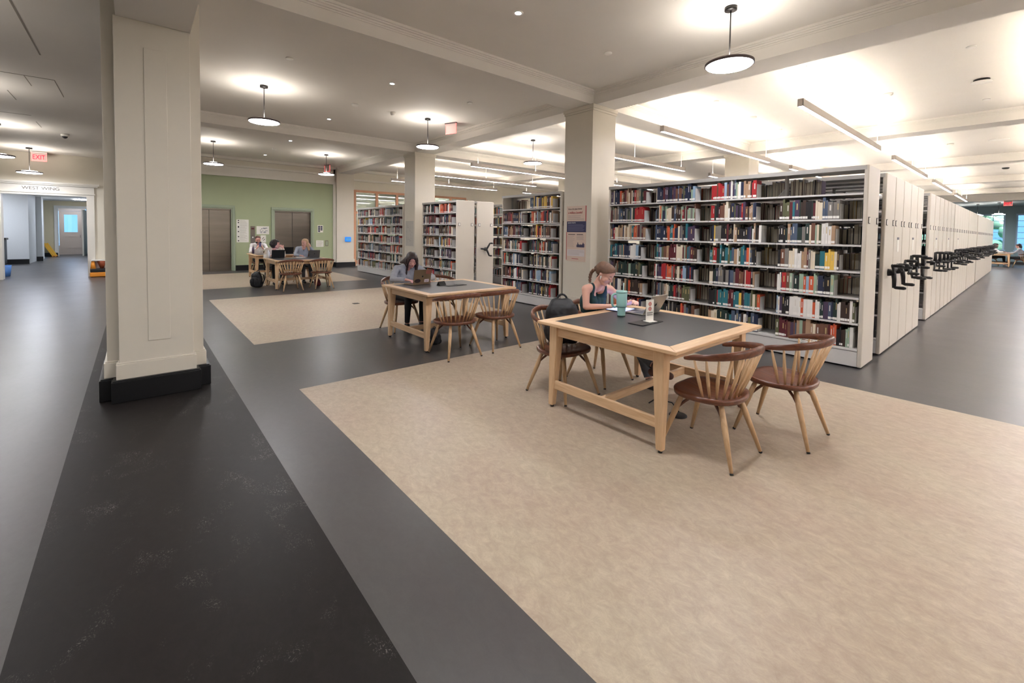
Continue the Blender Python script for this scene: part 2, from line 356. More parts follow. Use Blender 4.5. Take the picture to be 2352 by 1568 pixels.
# room behind the partition and the west-wing corridor
def back_rooms():
    b = MB()
    b.box(-26, XW-.3, .2, .4, 0, 3.9); b.box(-26, XW-.3, 13.2, 13.4, 0, 3.9); b.box(-26.2, -26, .2, 13.4, 0, 3.9); b.box(-26.2, XW-.3, .2, 13.4, 3.9, 4.0)
    struct(b.build('wall_office', m_wall))
    MB().box(-26, XW-.3, .4, 13.2, -.1, -.001).build('floor_office', m_grey)['kind'] = 'structure'
    w = MB()
    w.box(-27.2, -27, -6, -3.38, 0, 2.9); w.box(-31.2, -27.201, -3.6, -3.4, 0, 2.9)
    w.box(-29.3, -29.0, -3.45, -3.22, 0, 2.9)
    w.box(-33.2, -33, -3.6, -3.08, 0, 2.9); w.box(-33.2, -33, -3.079, -1.951, 2.6, 2.9); w.box(-33.2, -33, -1.95, -.8, 0, 2.9)
    w.box(-37, XW-.3, -.9, -.8, 0, 2.9)
    w.box(-37, XW-.3, -8.1, -8, 0, 2.9)
    w.box(-36.1, -36, -3.8, -3.5, 0, 2.9); w.box(-36.1, -36, -2.2, -.8, 0, 2.9); w.box(-36.1, -36.001, -3.6, -2.1, 2.6, 2.9)
    w.box(-27.2, XW-.3, -8, -7.9, 0, .8); w.box(-27.2, XW-.3, -8, -7.9, 2.6, 2.9)
    struct(w.build('wall_west_wing', M('wing_paint', (214, 216, 214), .5)))
    y = MB(); y.box(-33.0, -32.985, -3.6, -3.1, .2, 2.9); y.box(-33, -32.985, -1.93, -.9, .2, 2.9); y.box(-33, -32.985, -3.099, -1.931, 2.6, 2.9)
    struct(y.build('wall_west_wing_end', M('warm_paint', (214, 200, 164), .5)))
    MB().box(-37, XW-.3, -8, -.8, 2.9, 3.0).build('ceiling_west_wing', m_ceil)['kind'] = 'structure'
    k = MB(); k.box(-27.01, -26.97, -6, -3.38, .001, .2); k.box(-29.02, -28.95, -3.47, -3.2, .001, .2); k.box(-32.98, -32.93, -3.6, -3.1, .001, .2)
    struct(k.build('baseboard_wing', m_blackb))
    # end door with glazed light
    e = bpy.data.objects.new('door_3', None); COL.objects.link(e); e.location = (-35.2, -2.78, 0); e['kind'] = 'structure'
    m_dp = M('door_paint', (198, 184, 172), .45)
    d = MB(); d.box(-.04, .0, -.42, .42, .002, 1.26); d.box(-.04, 0, -.42, .42, 2.24, 2.44); d.box(-.04, 0, -.42, -.27, 1.26, 2.24); d.box(-.04, 0, .27, .42, 1.26, 2.24)
    d.box(-.01, .012, -.28, .28, 1.0, 1.03); d.box(-.01, .012, -.28, .28, .36, .39); d.build('door_leaf', m_dp, e)
    MB().box(-.022, -.018, -.27, .27, 1.26, 2.24).build('pane', g_glass, e)
    fr = MB(); fr.box(-.06, .03, -.60, -.52, 0, 2.45); fr.box(-.06, .03, .52, .60, 0, 2.45); fr.box(-.06, .029, -.6, .6, 2.445, 2.6); fr.box(-.05, .02, -.47, -.42, 0, 2.45); fr.box(-.05, .02, .42, .47, 0, 2.45)
    fr.box(-.05, .02, -.52, -.47, 0, .5); fr.box(-.05, .02, .47, .52, 0, .5)
    fr.build('door_frame', m_dp, e)
    MB().box(.0, .03, .37, .39, .95, 1.1).build('door_handle', m_steel, e)
    s = MB(); s.box(-33.02, -32.945, -3.22, -3.1, 0, 2.5199); s.box(-33.02, -32.945, -1.96, -1.84, 0, 2.5199); s.box(-33.02, -32.94, -3.22, -1.84, 2.52, 2.66)
    struct(s.build('trim_4', m_trimw))
    s = MB(); s.box(-35.3, -33.2, -3.42, -3.36, 0, 2.5); s.box(-35.3, -33.2, -2.2, -2.14, 0, 2.5)
    struct(s.build('wall_lobby', m_wall))
back_rooms()
def other_walls():
    s = MB(); s.box(6, 6.2, -8, YN, 0, ZC+.1); struct(s.build('wall_east', m_wall))
    s = MB(); s.box(XW, 6, -8.2, -8, 0, ZL+.1); struct(s.build('wall_south', m_wall))
    # north wall with tall windows
    m_nw = M('blue_grey_paint', (112, 134, 140), .5); b = MB(); Y0, Y1 = YN-.2, YN+.2
    wins = [(-19+3.55*i, -19+3.55*i+2.5) for i in range(7)]
    wins = [(x-.1, x+2.6) for x in (-17.5, -13.9, -10.3, -6.7, -3.75, -.62, 3.0)]
    xs = [XW-.3]+[v for w in wins for v in w]+[6.2]
    for i in range(0, len(xs), 2): b.box(xs[i], xs[i+1], Y0, Y1, 0, 4.3)
    for x0, x1 in wins: b.box(x0, x1, Y0, Y1, 0, .85); b.box(x0, x1, Y0, Y1, 3.15, 4.3)
    struct(b.build('wall_north', m_nw))
    for i, (x0, x1) in enumerate(wins):
        e = bpy.data.objects.new('window_%d' % (i+2), None); COL.objects.link(e); e.location = (x0, YN, 0); e['kind'] = 'structure'; w = x1-x0
        f = MB(); f.box(0, .09, -.14, .0, .85, 3.049); f.box(w-.09, w, -.14, 0, .85, 3.049); f.box(0, w, -.141, 0, 3.05, 3.15); f.box(-.05, w+.05, -.25, 0, .82, .88)
        for k in range(1, 5): f.box(w*k/5-.018, w*k/5+.018, -.06, -.02, .88, 3.1)
        for k in range(1, 6): f.box(.05, w-.05, -.06, -.02, .88+2.2*k/6-.015, .88+2.2*k/6+.015)
        f.build('window_frame', M('window_paint', (150, 180, 205), .4), e)
        MB().box(.05, w-.05, -.042, -.036, .88, 3.1).build('pane', g_glass, e)
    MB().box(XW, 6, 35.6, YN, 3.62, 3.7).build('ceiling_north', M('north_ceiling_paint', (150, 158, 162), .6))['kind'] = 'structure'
    MB().box(XW, 6, 35.5, 35.7, 3.62, ZC+.1).build('trim_5', m_ceil)['kind'] = 'structure'
    r = MB(); r.box(-19, 5.9, YN-.5, YN-.22, .001, .16); struct(r.build('baseboard_north', m_blackb))
other_walls()
def outside_trees():
    m_leaf = M('sunlit_leaves', (168, 214, 176), .8, noise_amt=.5, nscale=3)
    rnd = random.Random(4)
    for i, x in enumerate((-15.5, -10.2, -6.3, -2.4, 1.5, 5.4)):
        e = empty('tree', None, 'tree', (x, 46.5, 0))
        e['label'] = ['green leafy tree outside the far windows, leftmost', 'green leafy tree outside, second from the left', 'green leafy tree outside, third from the left', 'green leafy tree seen through the far left window', 'green leafy tree seen through the far right window', 'green leafy tree outside, rightmost'][i]
        b = MB()
        for k in range(26):
            b.ell((rnd.uniform(-1.3, 1.3), rnd.uniform(-.6, .6), rnd.uniform(.7, 4.4)), (rnd.uniform(.3, .6),)*3, n=7, k=5)
        for v in b.bm.verts: v.co += Vector((rnd.uniform(-.09, .09), rnd.uniform(-.09, .09), rnd.uniform(-.09, .09)))
        b.build('foliage', m_leaf, e); MB().tube([(0, 0, 0), (0, 0, 3)], [.14, .08]).build('trunk', m_walnut, e)
    struct(MB().box(-25, 12, YN+.2, 60, -.2, -.02).build('ground', M('lawn', (90, 130, 80), .9)))
outside_trees()
# ------------------------------------------------------------------ lights
def pendant(x, y, zc, zd, label, group='round pendant lamps'):
    e = empty('pendant_lamp', label, 'lamp', (x, y, zd), 0, group); r = .264
    b = MB().m(0, True); b.lathe([(0, .052), (.03, .052), (.12, .046), (r-.01, .034), (r, .028), (r, .0), (r-.012, -.002), (r-.012, .004), (0, .004)], n=40); b.build('lamp_housing', m_bronze, e)
    b = MB().m(0, True); b.lathe([(0, -.014), (r*.7, -.013), (r-.02, -.006), (r-.013, .002)], n=40); b.build('diffuser', g_pend, e)
    b = MB(); b.m(0, True).lathe([(.17, .046), (.06, .062), (.012, .063)], n=28); b.build('uplight', g_pendup, e)
    b = MB().m(0, True); b.tube([(0, 0, .04), (0, 0, zc-zd-.03)], .0075, 8); b.build('rod', m_dark, e)
    b = MB().m(0, True); b.lathe([(0, zc-zd), (.068, zc-zd), (.068, zc-zd-.038), (.02, zc-zd-.042), (0, zc-zd-.042)], n=24); b.build('canopy', m_dark, e)
    return e
pendant(-2.38, 5.33, ZC, 3.55, 'nearest round pendant lamp, hanging in front of the long near bookshelf')
pendant(-9.33, 5.28, ZC, 3.55, 'round pendant lamp in front of the second ceiling column')
pendant(-16.2, 5.15, ZC, 3.52, 'round pendant lamp just left of the far wall pilaster')
pendant(-9.33, 1.85, ZC, 3.55, 'large round pendant lamp left of centre, above the pale floor patch')
pendant(-16.2, 1.83, ZC, 3.52, 'round pendant lamp beside the white panelled column, near the green wall')
pendant(-9.36, 8.70, ZC, 3.55, 'round pendant lamp over the bookstacks between the two columns')
pendant(-2.38, 1.86, ZC, 3.55, 'round pendant lamp overhead, nearest the camera side')
pendant(4.62, 5.33, ZC, 3.55, 'round pendant lamp added unseen to the right, shelf side')  # unseen pendant, assumed from the lamp grid and added to brighten the right side
pendant(4.62, 1.86, ZC, 3.55, 'round pendant lamp added unseen to the right, camera side')  # second unseen pendant added for the same right-hand light
pendant(-18.2, -2.23, ZL, 3.05, 'round pendant lamp hanging before the exit sign at the wing entrance', 'corridor pendant lamps')
pendant(-14.4, -2.23, ZL, 3.05, 'round pendant lamp cut by the left edge of the photo', 'corridor pendant lamps')
for x, w in ((-10.4, 'third'), (-6.4, 'fourth'), (-2.4, 'fifth')): pendant(x, -2.23, ZL, 3.05, 'corridor pendant lamp outside the left edge, %s from the wing entrance' % w, 'corridor pendant lamps')
def linear(x, y0, y1, zb, label):
    e = empty('linear_light', label, 'light', (x, y0, zb), 0, 'linear lights over the bookstacks'); L = y1-y0
    b = MB(); b.box(-.038, -.032, 0, L, 0, .115); b.box(.032, .038, 0, L, 0, .115); b.box(-.038, .038, 0, .006, 0, .115); b.box(-.038, .038, L-.006, L, 0, .115); b.box(-.03, .03, .01, L-.01, .05, .06)
    b.build('light_housing', m_lightm, e)
    MB().box(-.0315, .0315, .007, L-.007, .002, .02).build('diffuser', g_lin, e)
    MB().poly([(-.030, .02, .082), (.030, .02, .082), (0, .02, .113)], (0, L-.04, 0)).build('uplight', g_linup, e)
    for yy in (.25, L*.5, L-.2):
        MB().tube([(0, yy, .11), (0, yy, ZC-zb-.012)], .0045, 5).lathe([(0, ZC-zb), (.03, ZC-zb), (.03, ZC-zb-.012), (0, ZC-zb-.012)], (0, yy, 0), 12).build('cable', m_white, e)
ORD_ = 0
ORD = ['first', 'second', 'third', 'fourth', 'fifth', 'sixth', 'seventh', 'eighth', 'ninth', 'tenth']
ROWN = {.3: 'added unseen row just right of the aisle', 2.35: 'added unseen row farther right', 4.6: 'added unseen row farthest right', -2.38: 'nearest the aisle of end panels', -4.72: 'second line from the aisle', -7.15: 'third line from the aisle', -11.1: 'fourth line from the aisle', -13.9: 'fifth line from the aisle', -16.6: 'line nearest the glazed partition'}  # rows right of the aisle are unseen, added because that side was dark
for x in ROWN:
    for k in range(4):
        y0 = 7.78+7.0*k
        linear(x, y0, y0+5.35, 3.55, 'white linear light, %s, %s fixture from the front' % (ROWN[x], ORD[k]))
linear(3.0, .75, 6.1, 3.55, 'white linear light over the reading side, added unseen on the right')  # unseen fixture added to brighten the floor at right
for k, x in enumerate((-4.14, -7.6, -11.03, -14.5, -17.9)):
    e = empty('downlight', 'recessed downlight in the ceiling, %s from the camera' % ORD[k], 'light', (x, 3.57, ZC-.0), 0, 'recessed downlights')
    MB().m(0, True).lathe([(.035, -.004), (.06, -.006), (.062, 0), (.03, 0)], n=24).build('trim_ring', m_white, e)
    MB().lathe([(0, -.003), (.036, -.003)], n=20).build('lens', g_down, e)
# small ceiling fittings
def puck(x, y, z, r, h, label, cat='smoke detector', mat=m_white, group=None, name='smoke_detector'):
    o = MB().m(0, True).lathe([(0, 0), (r, 0), (r, -h*.5), (r*.7, -h), (0, -h)], n=20).build(name, mat, loc=(x, y, z)); tag(o, label, cat, group)
    return o
for x, y, l in ((-4.15, 5.34, 'small white ceiling disc left of the nearest pendant lamp'), (-7.58, 1.86, 'small pale ceiling disc above the leftmost large pendant'), (-7.61, 5.28, 'small white ceiling disc left of the tall poster column'), (-4.17, 8.81, 'small white disc on the bright ceiling just above the nearest bookshelf lights'),
                (-.65, 8.87, 'small white disc on the bright ceiling at far upper right'), (-.67, 12.4, 'small white disc on the bright ceiling below the speaker at right'), (-4.19, 12.27, 'small white disc on the ceiling between the two nearest linear lights')):
    puck(x, y, ZC, .055, .02, l, 'ceiling disc', name='ceiling_disc')
for x, y, l in ((-9.35, 3.56, 'white smoke detector on the ceiling right of the large pendant'), (-4.15, 10.56, 'white smoke detector over the nearest stacks, between the linear lights'), (-1.83, 10.64, 'white smoke detector right of the nearest linear light'), (-1.6, 17.5, 'small smoke detector on the second bay of the bright ceiling')):
    puck(x, y, ZC, .07, .05, l)
for x, y, l in ((-9.4, 4.44, 'white conical ceiling sensor near the hanging exit sign'), (-16.2, 3.5, 'white conical ceiling sensor in the farthest bay'), (-13.4, 3.8, 'white conical ceiling sensor behind the cross beam')):
    puck(x, y, ZC, .06, .07, l, 'sensor', name='ceiling_sensor')
e = empty('access_point', 'round dark-edged ceiling speaker on the bright ceiling at right', 'speaker', (-.65, 10.8, ZC))
MB().m(0, True).lathe([(0, 0), (.10, 0), (.10, -.04), (.0, -.04)], n=24).build('mount', m_dark, e); MB().m(0, True).lathe([(0, -.04), (.13, -.04), (.13, -.052), (0, -.056)], n=24).build('cover', m_white, e)
puck(-.68, 17.62, ZC, .2, .015, 'flat round white vent in the second ceiling bay at right', 'vent', name='ceiling_vent'); puck(-.75, 24.75, ZC, .1, .05, 'small dark ceiling fitting in the third bay at right', 'fitting', m_dark, name='ceiling_fitting')
e = empty('security_camera', 'white dome security camera with dark lens on the corridor ceiling', 'camera', (-14.9, -1.24, ZL))
MB().m(0, True).lathe([(0, 0), (.075, 0), (.075, -.045), (.055, -.06), (0, -.06)], n=24).build('housing', m_white, e); MB().m(0, True).ell((0, 0, -.06), (.05, .05, .05)).build('dome', m_blk, e)
def exit_sign(x, y, z, rz, label, pale=False):
    e = empty('exit_sign', label, 'sign', (x, y, z), rz, 'exit signs')
    MB().box(-.17, .17, -.03, .03, -.02, 0).build('mount', m_white if not pale else m_bronze, e)
    MB().box(-.15, .15, -.006, .006, -.26, -.02).build('sign_plate', M('exit_plate', (196, 176, 172), .3), e, bevel=.003)
    fr = MB(); fr.box(-.155, .155, -.008, .008, -.268, -.26); fr.box(-.158, -.15, -.008, .008, -.265, -.02); fr.box(.15, .158, -.008, .008, -.265, -.02); fr.build('edge_trim', M('pink_edge', (236, 160, 150), .4, emit=(255, 90, 90), estr=.5), e)
    if not pale:
        t = textobj('lettering', 'EXIT', .19, g_exit, (-.138, -.009, -.215), FACE_NY, e, .002, sx=.68); t['label'] = 'red EXIT letters'
    return e
exit_sign(-18.9, -2.12, ZL-.02, PI/2, 'lit red exit sign above the wing entrance lettering')
exit_sign(-9.31, 5.91, ZC, .35, 'pale pink-edged exit sign hanging at the ceiling beam, seen obliquely', True)
exit_sign(-18.6, 5.95, ZC-.02, .35, 'small pale exit sign hanging in front of the far wall', True)
exit_sign(-.93, 35.75, 3.62, 0, 'tiny lit red exit sign by the far windows at right')
# office lamps, and wing lamps added to brighten the dim corridor
for i, (x, y, z) in enumerate(((-22.5, 5, 3.85), (-22.5, 9, 3.85), (-22.5, 12, 3.85))):
    o = MB().box(-1.6, 1.6, -.05, .05, -.03, 0).build('ceiling_light', g_lin, loc=(x, y, z)); tag(o, 'long white light behind the glazed partition, %s from the left' % ORD[i], 'light', 'lights behind the partition')
for i, (x, y) in enumerate(((-22.0, -2.6), (-25.3, -4.6), (-30.0, -2.0), (-34.2, -2.5))):
    o = MB().m(0, True).lathe([(0, -.03), (.25 if i < 3 else .12, -.03), (.28 if i < 3 else .14, 0), (0, 0)], n=24).build('ceiling_light', glow('wing_fill_light', (228, 236, 255), 20.0), loc=(x, y, 2.9)); tag(o, 'added round fill light on the west wing ceiling, %s inward' % ORD[i], 'light', 'added west wing fill lights')
for i, x in enumerate((-1.3, -2.2, -3.1)):
    pendant(x, 37.2+i*1.1, 3.62, 2.95, 'tiny round pendant lamp before the far windows, %s from the right' % ORD[i], 'far window pendants')

# ------------------------------------------------------------------ tables
def make_table(cx, cy, label):
    e = empty('study_table', label, 'table', (cx, cy, 0), 0, 'square ash study tables'); W, D, H = .68, .735, .765
    b = MB(); i = .115; zt = H-.026
    for mt, pts in ((m_oak, [(-W, -D), (W, -D), (W-i, -D+i), (-W+i, -D+i)]), (m_oak, [(-W, D), (-W+i, D-i), (W-i, D-i), (W, D)]), (m_oaky, [(-W, -D), (-W+i, -D+i), (-W+i, D-i), (-W, D)]), (m_oaky, [(W, -D), (W, D), (W-i, D-i), (W-i, -D+i)])):
        MB().poly([(x, y, zt) for x, y in pts], (0, 0, .026)).build('table_edge', mt, e, bevel=.004)
    MB().box(-W+i, W-i, -D+i, D-i, zt, H-.001).build('table_inlay', m_top, e)
    lx, ly = .565, .69
    for sx in (-1, 1):
        for sy in (-1, 1):
            b = MB(); w0, w1 = .048, .086; X, Y = sx*lx, sy*ly
            def ring(w, z): return [(X, Y, z), (X-sx*w, Y, z), (X-sx*w, Y-sy*w, z), (X, Y-sy*w, z)]
            a = [b.bm.verts.new(p) for p in ring(w0, .02)]; c = [b.bm.verts.new(p) for p in ring(w1, .60)]; d = [b.bm.verts.new(p) for p in ring(w1, zt)]
            b._f(a); b._f(d)
            for k in range(4): b._f([a[k], a[(k+1) % 4], c[(k+1) % 4], c[k]]); b._f([c[k], c[(k+1) % 4], d[(k+1) % 4], d[k]])
            leg = b.build('leg', m_oakz, e, bevel=.004)
            MB().m(0, True).lathe([(0, 0), (.016, 0), (.016, .02), (0, .02)], (X-sx*.024, Y-sy*.024, 0), 12).build('foot', m_blk, leg)
    for sy in (-1, 1): MB().box(-lx+.08, lx-.08, min(sy*(ly-.02), sy*(ly-.045)), max(sy*(ly-.02), sy*(ly-.045)), .645, zt).build('apron', m_oak, e, bevel=.003)
    for sx in (-1, 1): MB().box(min(sx*(lx-.02), sx*(lx-.045)), max(sx*(lx-.02), sx*(lx-.045)), -ly+.08, ly-.08, .645, zt).build('apron', m_oaky, e, bevel=.003)
    for sy in (-1, 1): MB().box(-lx+.055, lx-.055, sy*(ly-.028)-.016, sy*(ly-.028)+.016, .17, .245).build('stretcher', m_oak, e, bevel=.004)
    MB().box(-.018, .018, -ly+.05, ly-.05, .175, .24).build('stretcher', m_oaky, e, bevel=.004)
    return e
T1 = make_table(-2.215, 3.51, 'nearest square study table with charcoal top and pale wood edge')
T2 = copy_tree(T1); T2.location = (-5.56, 3.51, 0); T2['label'] = 'second study table, where a person in a grey sweatshirt types'
T3 = copy_tree(T1); T3.location = (-13.15, 3.42, 0); T3['label'] = 'far study table in front of the elevators, two laptops on it'
T4 = copy_tree(T1); T4.location = (-16.05, 3.50, 0); T4['label'] = 'farthest study table, partly hidden behind the table with two laptops'
T5 = copy_tree(T1); T5.location = (-1.35, 37.4, 0); T5['label'] = 'tiny study table before the far right windows'

# ------------------------------------------------------------------ chairs: front is +x
def make_chair():
    e = empty('captains_chair', '', 'chair', (0, 0, 0), 0, '')
    b = MB().m(0, True); n = 40
    def outline(a):
        c, s = math.cos(a), math.sin(a); p = 2.6
        r = (abs(c)**p+abs(s)**p)**(-1/p); x = r*c*.235; y = r*s*.262
        if c < 0: y *= 1-.10*abs(c)
        if c > .3: x -= .02*(1-abs(s))
        return x, y
    rings = []
    for k, (f, z) in enumerate([(0, 0), (.3, 0), (.55, 0), (.78, 0), (.92, 0), (1.0, 0)]):
        ring = []
        for j in range(n):
            x, y = outline(2*PI*j/n); x *= f; y *= f
            d = max(0, 1-((x+.03)/.2)**2-(y/.22)**2); z0 = .452-.020*min(1, d*1.6)+.008*math.exp(-(y/.03)**2)*(x > .05)*(1-f if f < 1 else 0)
            ring.append(b.bm.verts.new((x, y, z0)))
        rings.append(ring)
    c0 = rings[0][0].co.copy()
    for r0, r1 in zip(rings[1:], rings[2:]):
        for j in range(n): b._f([r0[j], r0[(j+1) % n], r1[(j+1) % n], r1[j]])
    b._f(rings[1]); last = rings[-1]
    for v in rings[0]: b.bm.verts.remove(v)
    for f, z in ((1.012, .440), (.99, .418), (.9, .412)):
        ring = [b.bm.verts.new((outline(2*PI*j/n)[0]*f, outline(2*PI*j/n)[1]*f, z)) for j in range(n)]
        for j in range(n): b._f([last[j], last[(j+1) % n], ring[(j+1) % n], ring[j]])
        last = ring
    b._f(last); b.build('seat', m_walnut, e)
    bow = []
    def bowp(a): return (-.02-.30*math.cos(a) if abs(a) < PI/2 else -.02+.30*.66*(abs(a)-PI/2), .298*math.sin(a) if abs(a) < PI/2 else math.copysign(.298-.02*(abs(a)-PI/2), a), .795-.085*min(1, (abs(a)/(PI*.62))**1.3))
    A = [PI*.62*(k/16) for k in range(-16, 17)]
    path = [bowp(a) for a in A]; rads = [(.015-.003*abs(k/16), .030-.017*(abs(k/16))**2.2) for k in range(-16, 17)]
    rads[0] = rads[-1] = (.008, .010)
    b = MB().m(0, True); b.tube(path, rads, 12, up=(0, 0, 1)); b.build('bow_rail', m_walnut, e)
    for k in range(-6, 7):
        a = k/6*PI*.50; x, y, z = bowp(a); bx, by = -.19*math.cos(k/6*1.32)+.0, .225*math.sin(k/6*1.32)
        p0 = Vector((bx, by, .445)); p1 = Vector((x, y, z-.015)); mid = p0.lerp(p1, .45)
        MB().m(0, True).tube([p0, mid, p1], [.0075, .0125, .007], 8).build('spindle', m_maple, e)
    for sx in (-1, 1):
        for sy in (-1, 1):
            p0 = Vector((sx*.135, sy*.14, .42)); p1 = Vector((sx*.245+(.01 if sx > 0 else -.015), sy*.235, .012))
            leg = MB().m(0, True).tube([p0, p0.lerp(p1, .35), p1], [.017, .0215, .012], 10).build('leg', m_maple, e)
            MB().m(0, True).tube([p1, p1+(p1-p0).normalized()*.012], [.0125, .0125], 10).build('foot', m_blk, leg)
            q = [Vector((sx*.035, sy*.10, .413)), Vector((sx*.08, sy*.115, .395)), Vector((sx*.125, sy*.135, .35)), p0.lerp(p1, .30)+Vector((-sx*.006, 0, 0))]
            MB().m(0, True).tube(q, [(.010, .013), (.009, .012), (.009, .011), (.006, .008)], 8).build('brace', m_walnut, e)
    return e
CHAIRS = [(-1.475, 3.17, PI, 'empty wooden chair at the front right corner of the nearest table', 'chairs at the nearest table'),
          (-1.25, 3.90, PI, 'empty wooden chair nearest the long bookshelf, right of the nearest table', 'chairs at the nearest table'),
          (-2.93, 3.17, 0, 'wooden chair carrying the black backpack, left side of the nearest table', 'chairs at the nearest table'),
          (-2.98, 3.80, 0, 'wooden chair under the person in the dark green tank top', 'chairs at the nearest table'),
          (-4.72, 3.08, PI-.05, 'empty wooden chair at the near corner of the second table', 'chairs at the second table'),
          (-4.72, 3.73, PI, 'empty wooden chair right of its twin, long-bookshelf side of the second table', 'chairs at the second table'),
          (-6.50, 3.22, 0, 'wooden chair under the person in the grey sweatshirt', 'chairs at the second table'),
          (-6.45, 3.92, 0, 'empty wooden chair behind the open brown laptop, second table', 'chairs at the second table'),
          (-12.3, 3.02, PI, 'wooden chair in front of the dark laptop, its back to the camera', 'chairs at the table with two laptops'),
          (-12.36, 3.80, PI, 'wooden chair in front of the grey laptop, red bag under it', 'chairs at the table with two laptops'),
          (-14.02, 3.05, 0, 'wooden chair under the dark-haired person at the far table', 'chairs at the table with two laptops'),
          (-14.05, 3.82, 0, 'wooden chair under the blonde person in light blue', 'chairs at the table with two laptops'),
          (-16.95, 3.2, 0, 'wooden chair under the person in the white pullover', 'chairs at the farthest table'),
          (-15.20, 4.10, PI, 'empty wooden chair seen between the dark-haired and blonde persons', 'chairs at the farthest table'),
          (-1.50, 38.35, .0, 'tiny wooden chair behind the left half of the far window table', 'chairs by the far windows'),
          (-.42, 37.1, PI, 'tiny wooden chair at the right side of the far window table', 'chairs by the far windows'),
          (-.42, 37.85, PI, 'tiny chair behind, right side of the far window table', 'chairs by the far windows')]
ch0 = make_chair()
for i, (x, y, rz, l, g) in enumerate(CHAIRS):
    c = ch0 if i == 0 else copy_tree(ch0)
    c.location = (x, y, 0); c.rotation_euler = (0, 0, rz); c['label'] = l; c['group'] = g

# ------------------------------------------------------------------ shelving
ZR = [.233, .534, .838, 1.15, 1.467, 1.772, 2.08]; ZT = 2.405; DEP = .577
m_holder = m_ink
def make_unit(x0, x1, y0, nsec, label, group, crank=False, end='R', shelves='split', panelL=True, notice=False, name='shelving_unit', crank_rot=0.):
    e = empty(name, label, 'bookshelf', (x1, y0, 0), 0, group); L = x1-x0; a = -L
    def pan(xa, xb): MB().box(xa, xb, 0, DEP, .015, ZT).build('end_panel', m_unit, e, bevel=.012, seg=3)
    pan(-.045, 0)
    if panelL: pan(a, a+.03)
    k = MB(); k.box(a+.01, -.045, .0, DEP, .02, .20); k.box(a+.02, -.045, -.006, DEP+.006, .205, .233); k.build('base', m_lip, e, bevel=.003)
    t = MB(); t.box(a-.0, -.02, -.004, DEP+.004, ZT-.03, ZT-.004); t.box(a, -.02, -.004, .0, ZT-.055, ZT-.03); t.build('canopy_top', m_shelf, e)
    w = (L-.045)/nsec
    u = MB()
    for s in range(0, nsec+1):
        xs = a+.015+s*w; xs = min(xs, -.07)
        u.box(xs-.012, xs+.018, DEP/2-.03, DEP/2+.03, .02, ZT-.03)
    u.build('upright', m_shelf, e)
    if shelves == 'split':
        for s in range(nsec):
            for z in ZR[1:]:
                b = MB(); xa, xb = a+s*w+.002, a+(s+1)*w-.002
                b.box(xa, xb, .01, DEP-.01, z-.008, z); b.m(1).box(xa, xb, 0, .012, z-.02, z+.002); b.box(xa, xb, DEP-.012, DEP, z-.02, z+.002)
                b.m(0)
                if s > 0 or True:
                    b.poly([(xa, .012, z), (xa, .26, z), (xa, .26, z+.12), (xa, .12, z+.05)], (.002, 0, 0))
                b.build('shelf', [m_shelf, m_lip], e)
    else:
        b = MB()
        for z in ZR[1:]: b.m(0).box(a+.03, -.045, .01, DEP-.01, z-.008, z); b.m(1).box(a+.03, -.045, 0, .012, z-.02, z+.002)
        b.build('shelf', [m_shelf, m_lip], e)
    for yy in (.05, DEP-.115):
        h = MB(); h.box(0, .006, yy, yy+.065, 1.72, 1.80); h.build('label_holder', m_ink, e)
        MB().box(.006, .008, yy+.008, yy+.057, 1.728, 1.792).build('label_card', m_card, e)
    if notice:
        MB().box(0, .004, DEP/2-.07, DEP/2+.05, 1.36, 1.53).m(1).box(.0, .0045, DEP/2-.07, DEP/2+.05, 1.531, 1.565).build('notice_card', [m_card, M('slate_ink', (110, 108, 120), .6)], e)
    if crank:
        c = MB().m(0, True); mx = Matrix.Translation((0, DEP/2, 1.09)) @ Matrix.Rotation(PI/2, 4, 'Y')
        c.lathe([(0, 0), (.05, 0), (.045, .03), (.03, .06), (.028, .075), (0, .08)], n=20, mx=mx)
        for q in range(3):
            an = crank_rot+q*2*PI/3; d = Vector((0, math.cos(an), math.sin(an))); o = Vector((.06, DEP/2, 1.09))
            c.tube([o, o+d*.09+Vector((.01, 0, 0)), o+d*.205+Vector((.012, 0, 0))], [(.020, .030), (.016, .026), (.015, .022)], 8)
        cr = c.build('crank_handle', m_blk, e)
        for q in range(3):
            an = crank_rot+q*2*PI/3; d = Vector((0, math.cos(an), math.sin(an))); o = Vector((.07, DEP/2, 1.09))+d*.2
            MB().m(0, True).tube([o, o+Vector((.02, 0, 0)), o+Vector((.10, 0, 0)), o+Vector((.125, 0, 0))], [.014, .021, .023, .013], 10).build('grip', m_blk, cr)
    return e
UA = make_unit(-4.96, -1.255, 6.487, 4, 'long near bookshelf facing the camera, four bays filled with books', 'bookshelves facing the study area')
UB = make_unit(-8.0, -6.12, 6.487, 2, 'bookshelf left of the poster column, two bays of books', 'bookshelves facing the study area')
UC = make_unit(-11.76, -9.90, 6.487, 2, 'bookshelf right of the far column, next to the blank end panels', 'bookshelves facing the study area')
UD = make_unit(-16.8, -13.0, 6.487, 4, 'farthest bookshelf by the timber-framed glass partition', 'bookshelves facing the study area')
make_unit(-11.76, -9.90, 7.15, 2, 'bookshelf whose end panel has one black crank, behind the second table', 'mobile bookshelves at centre', True, shelves='long', crank_rot=.97)
make_unit(-11.76, -9.90, 8.35, 2, 'bookshelf glimpsed through the gap beside the lone crank', 'mobile bookshelves at centre', False, shelves='long')
make_unit(-8.0, -6.12, 7.9, 2, 'bookshelf directly behind the two-bay bookshelf', 'mobile bookshelves at centre', shelves='long')
rnd = random.Random(11); ys = []; blk = []
for bi, (y0, n, st) in enumerate(((7.466, 5, .6085), (11.314, 6, .66), (15.36, 6, .605), (19.1, 5, .605), (22.45, 15, .62))):
    for k in range(n): ys.append(y0+k*st); blk.append((bi, k, n))
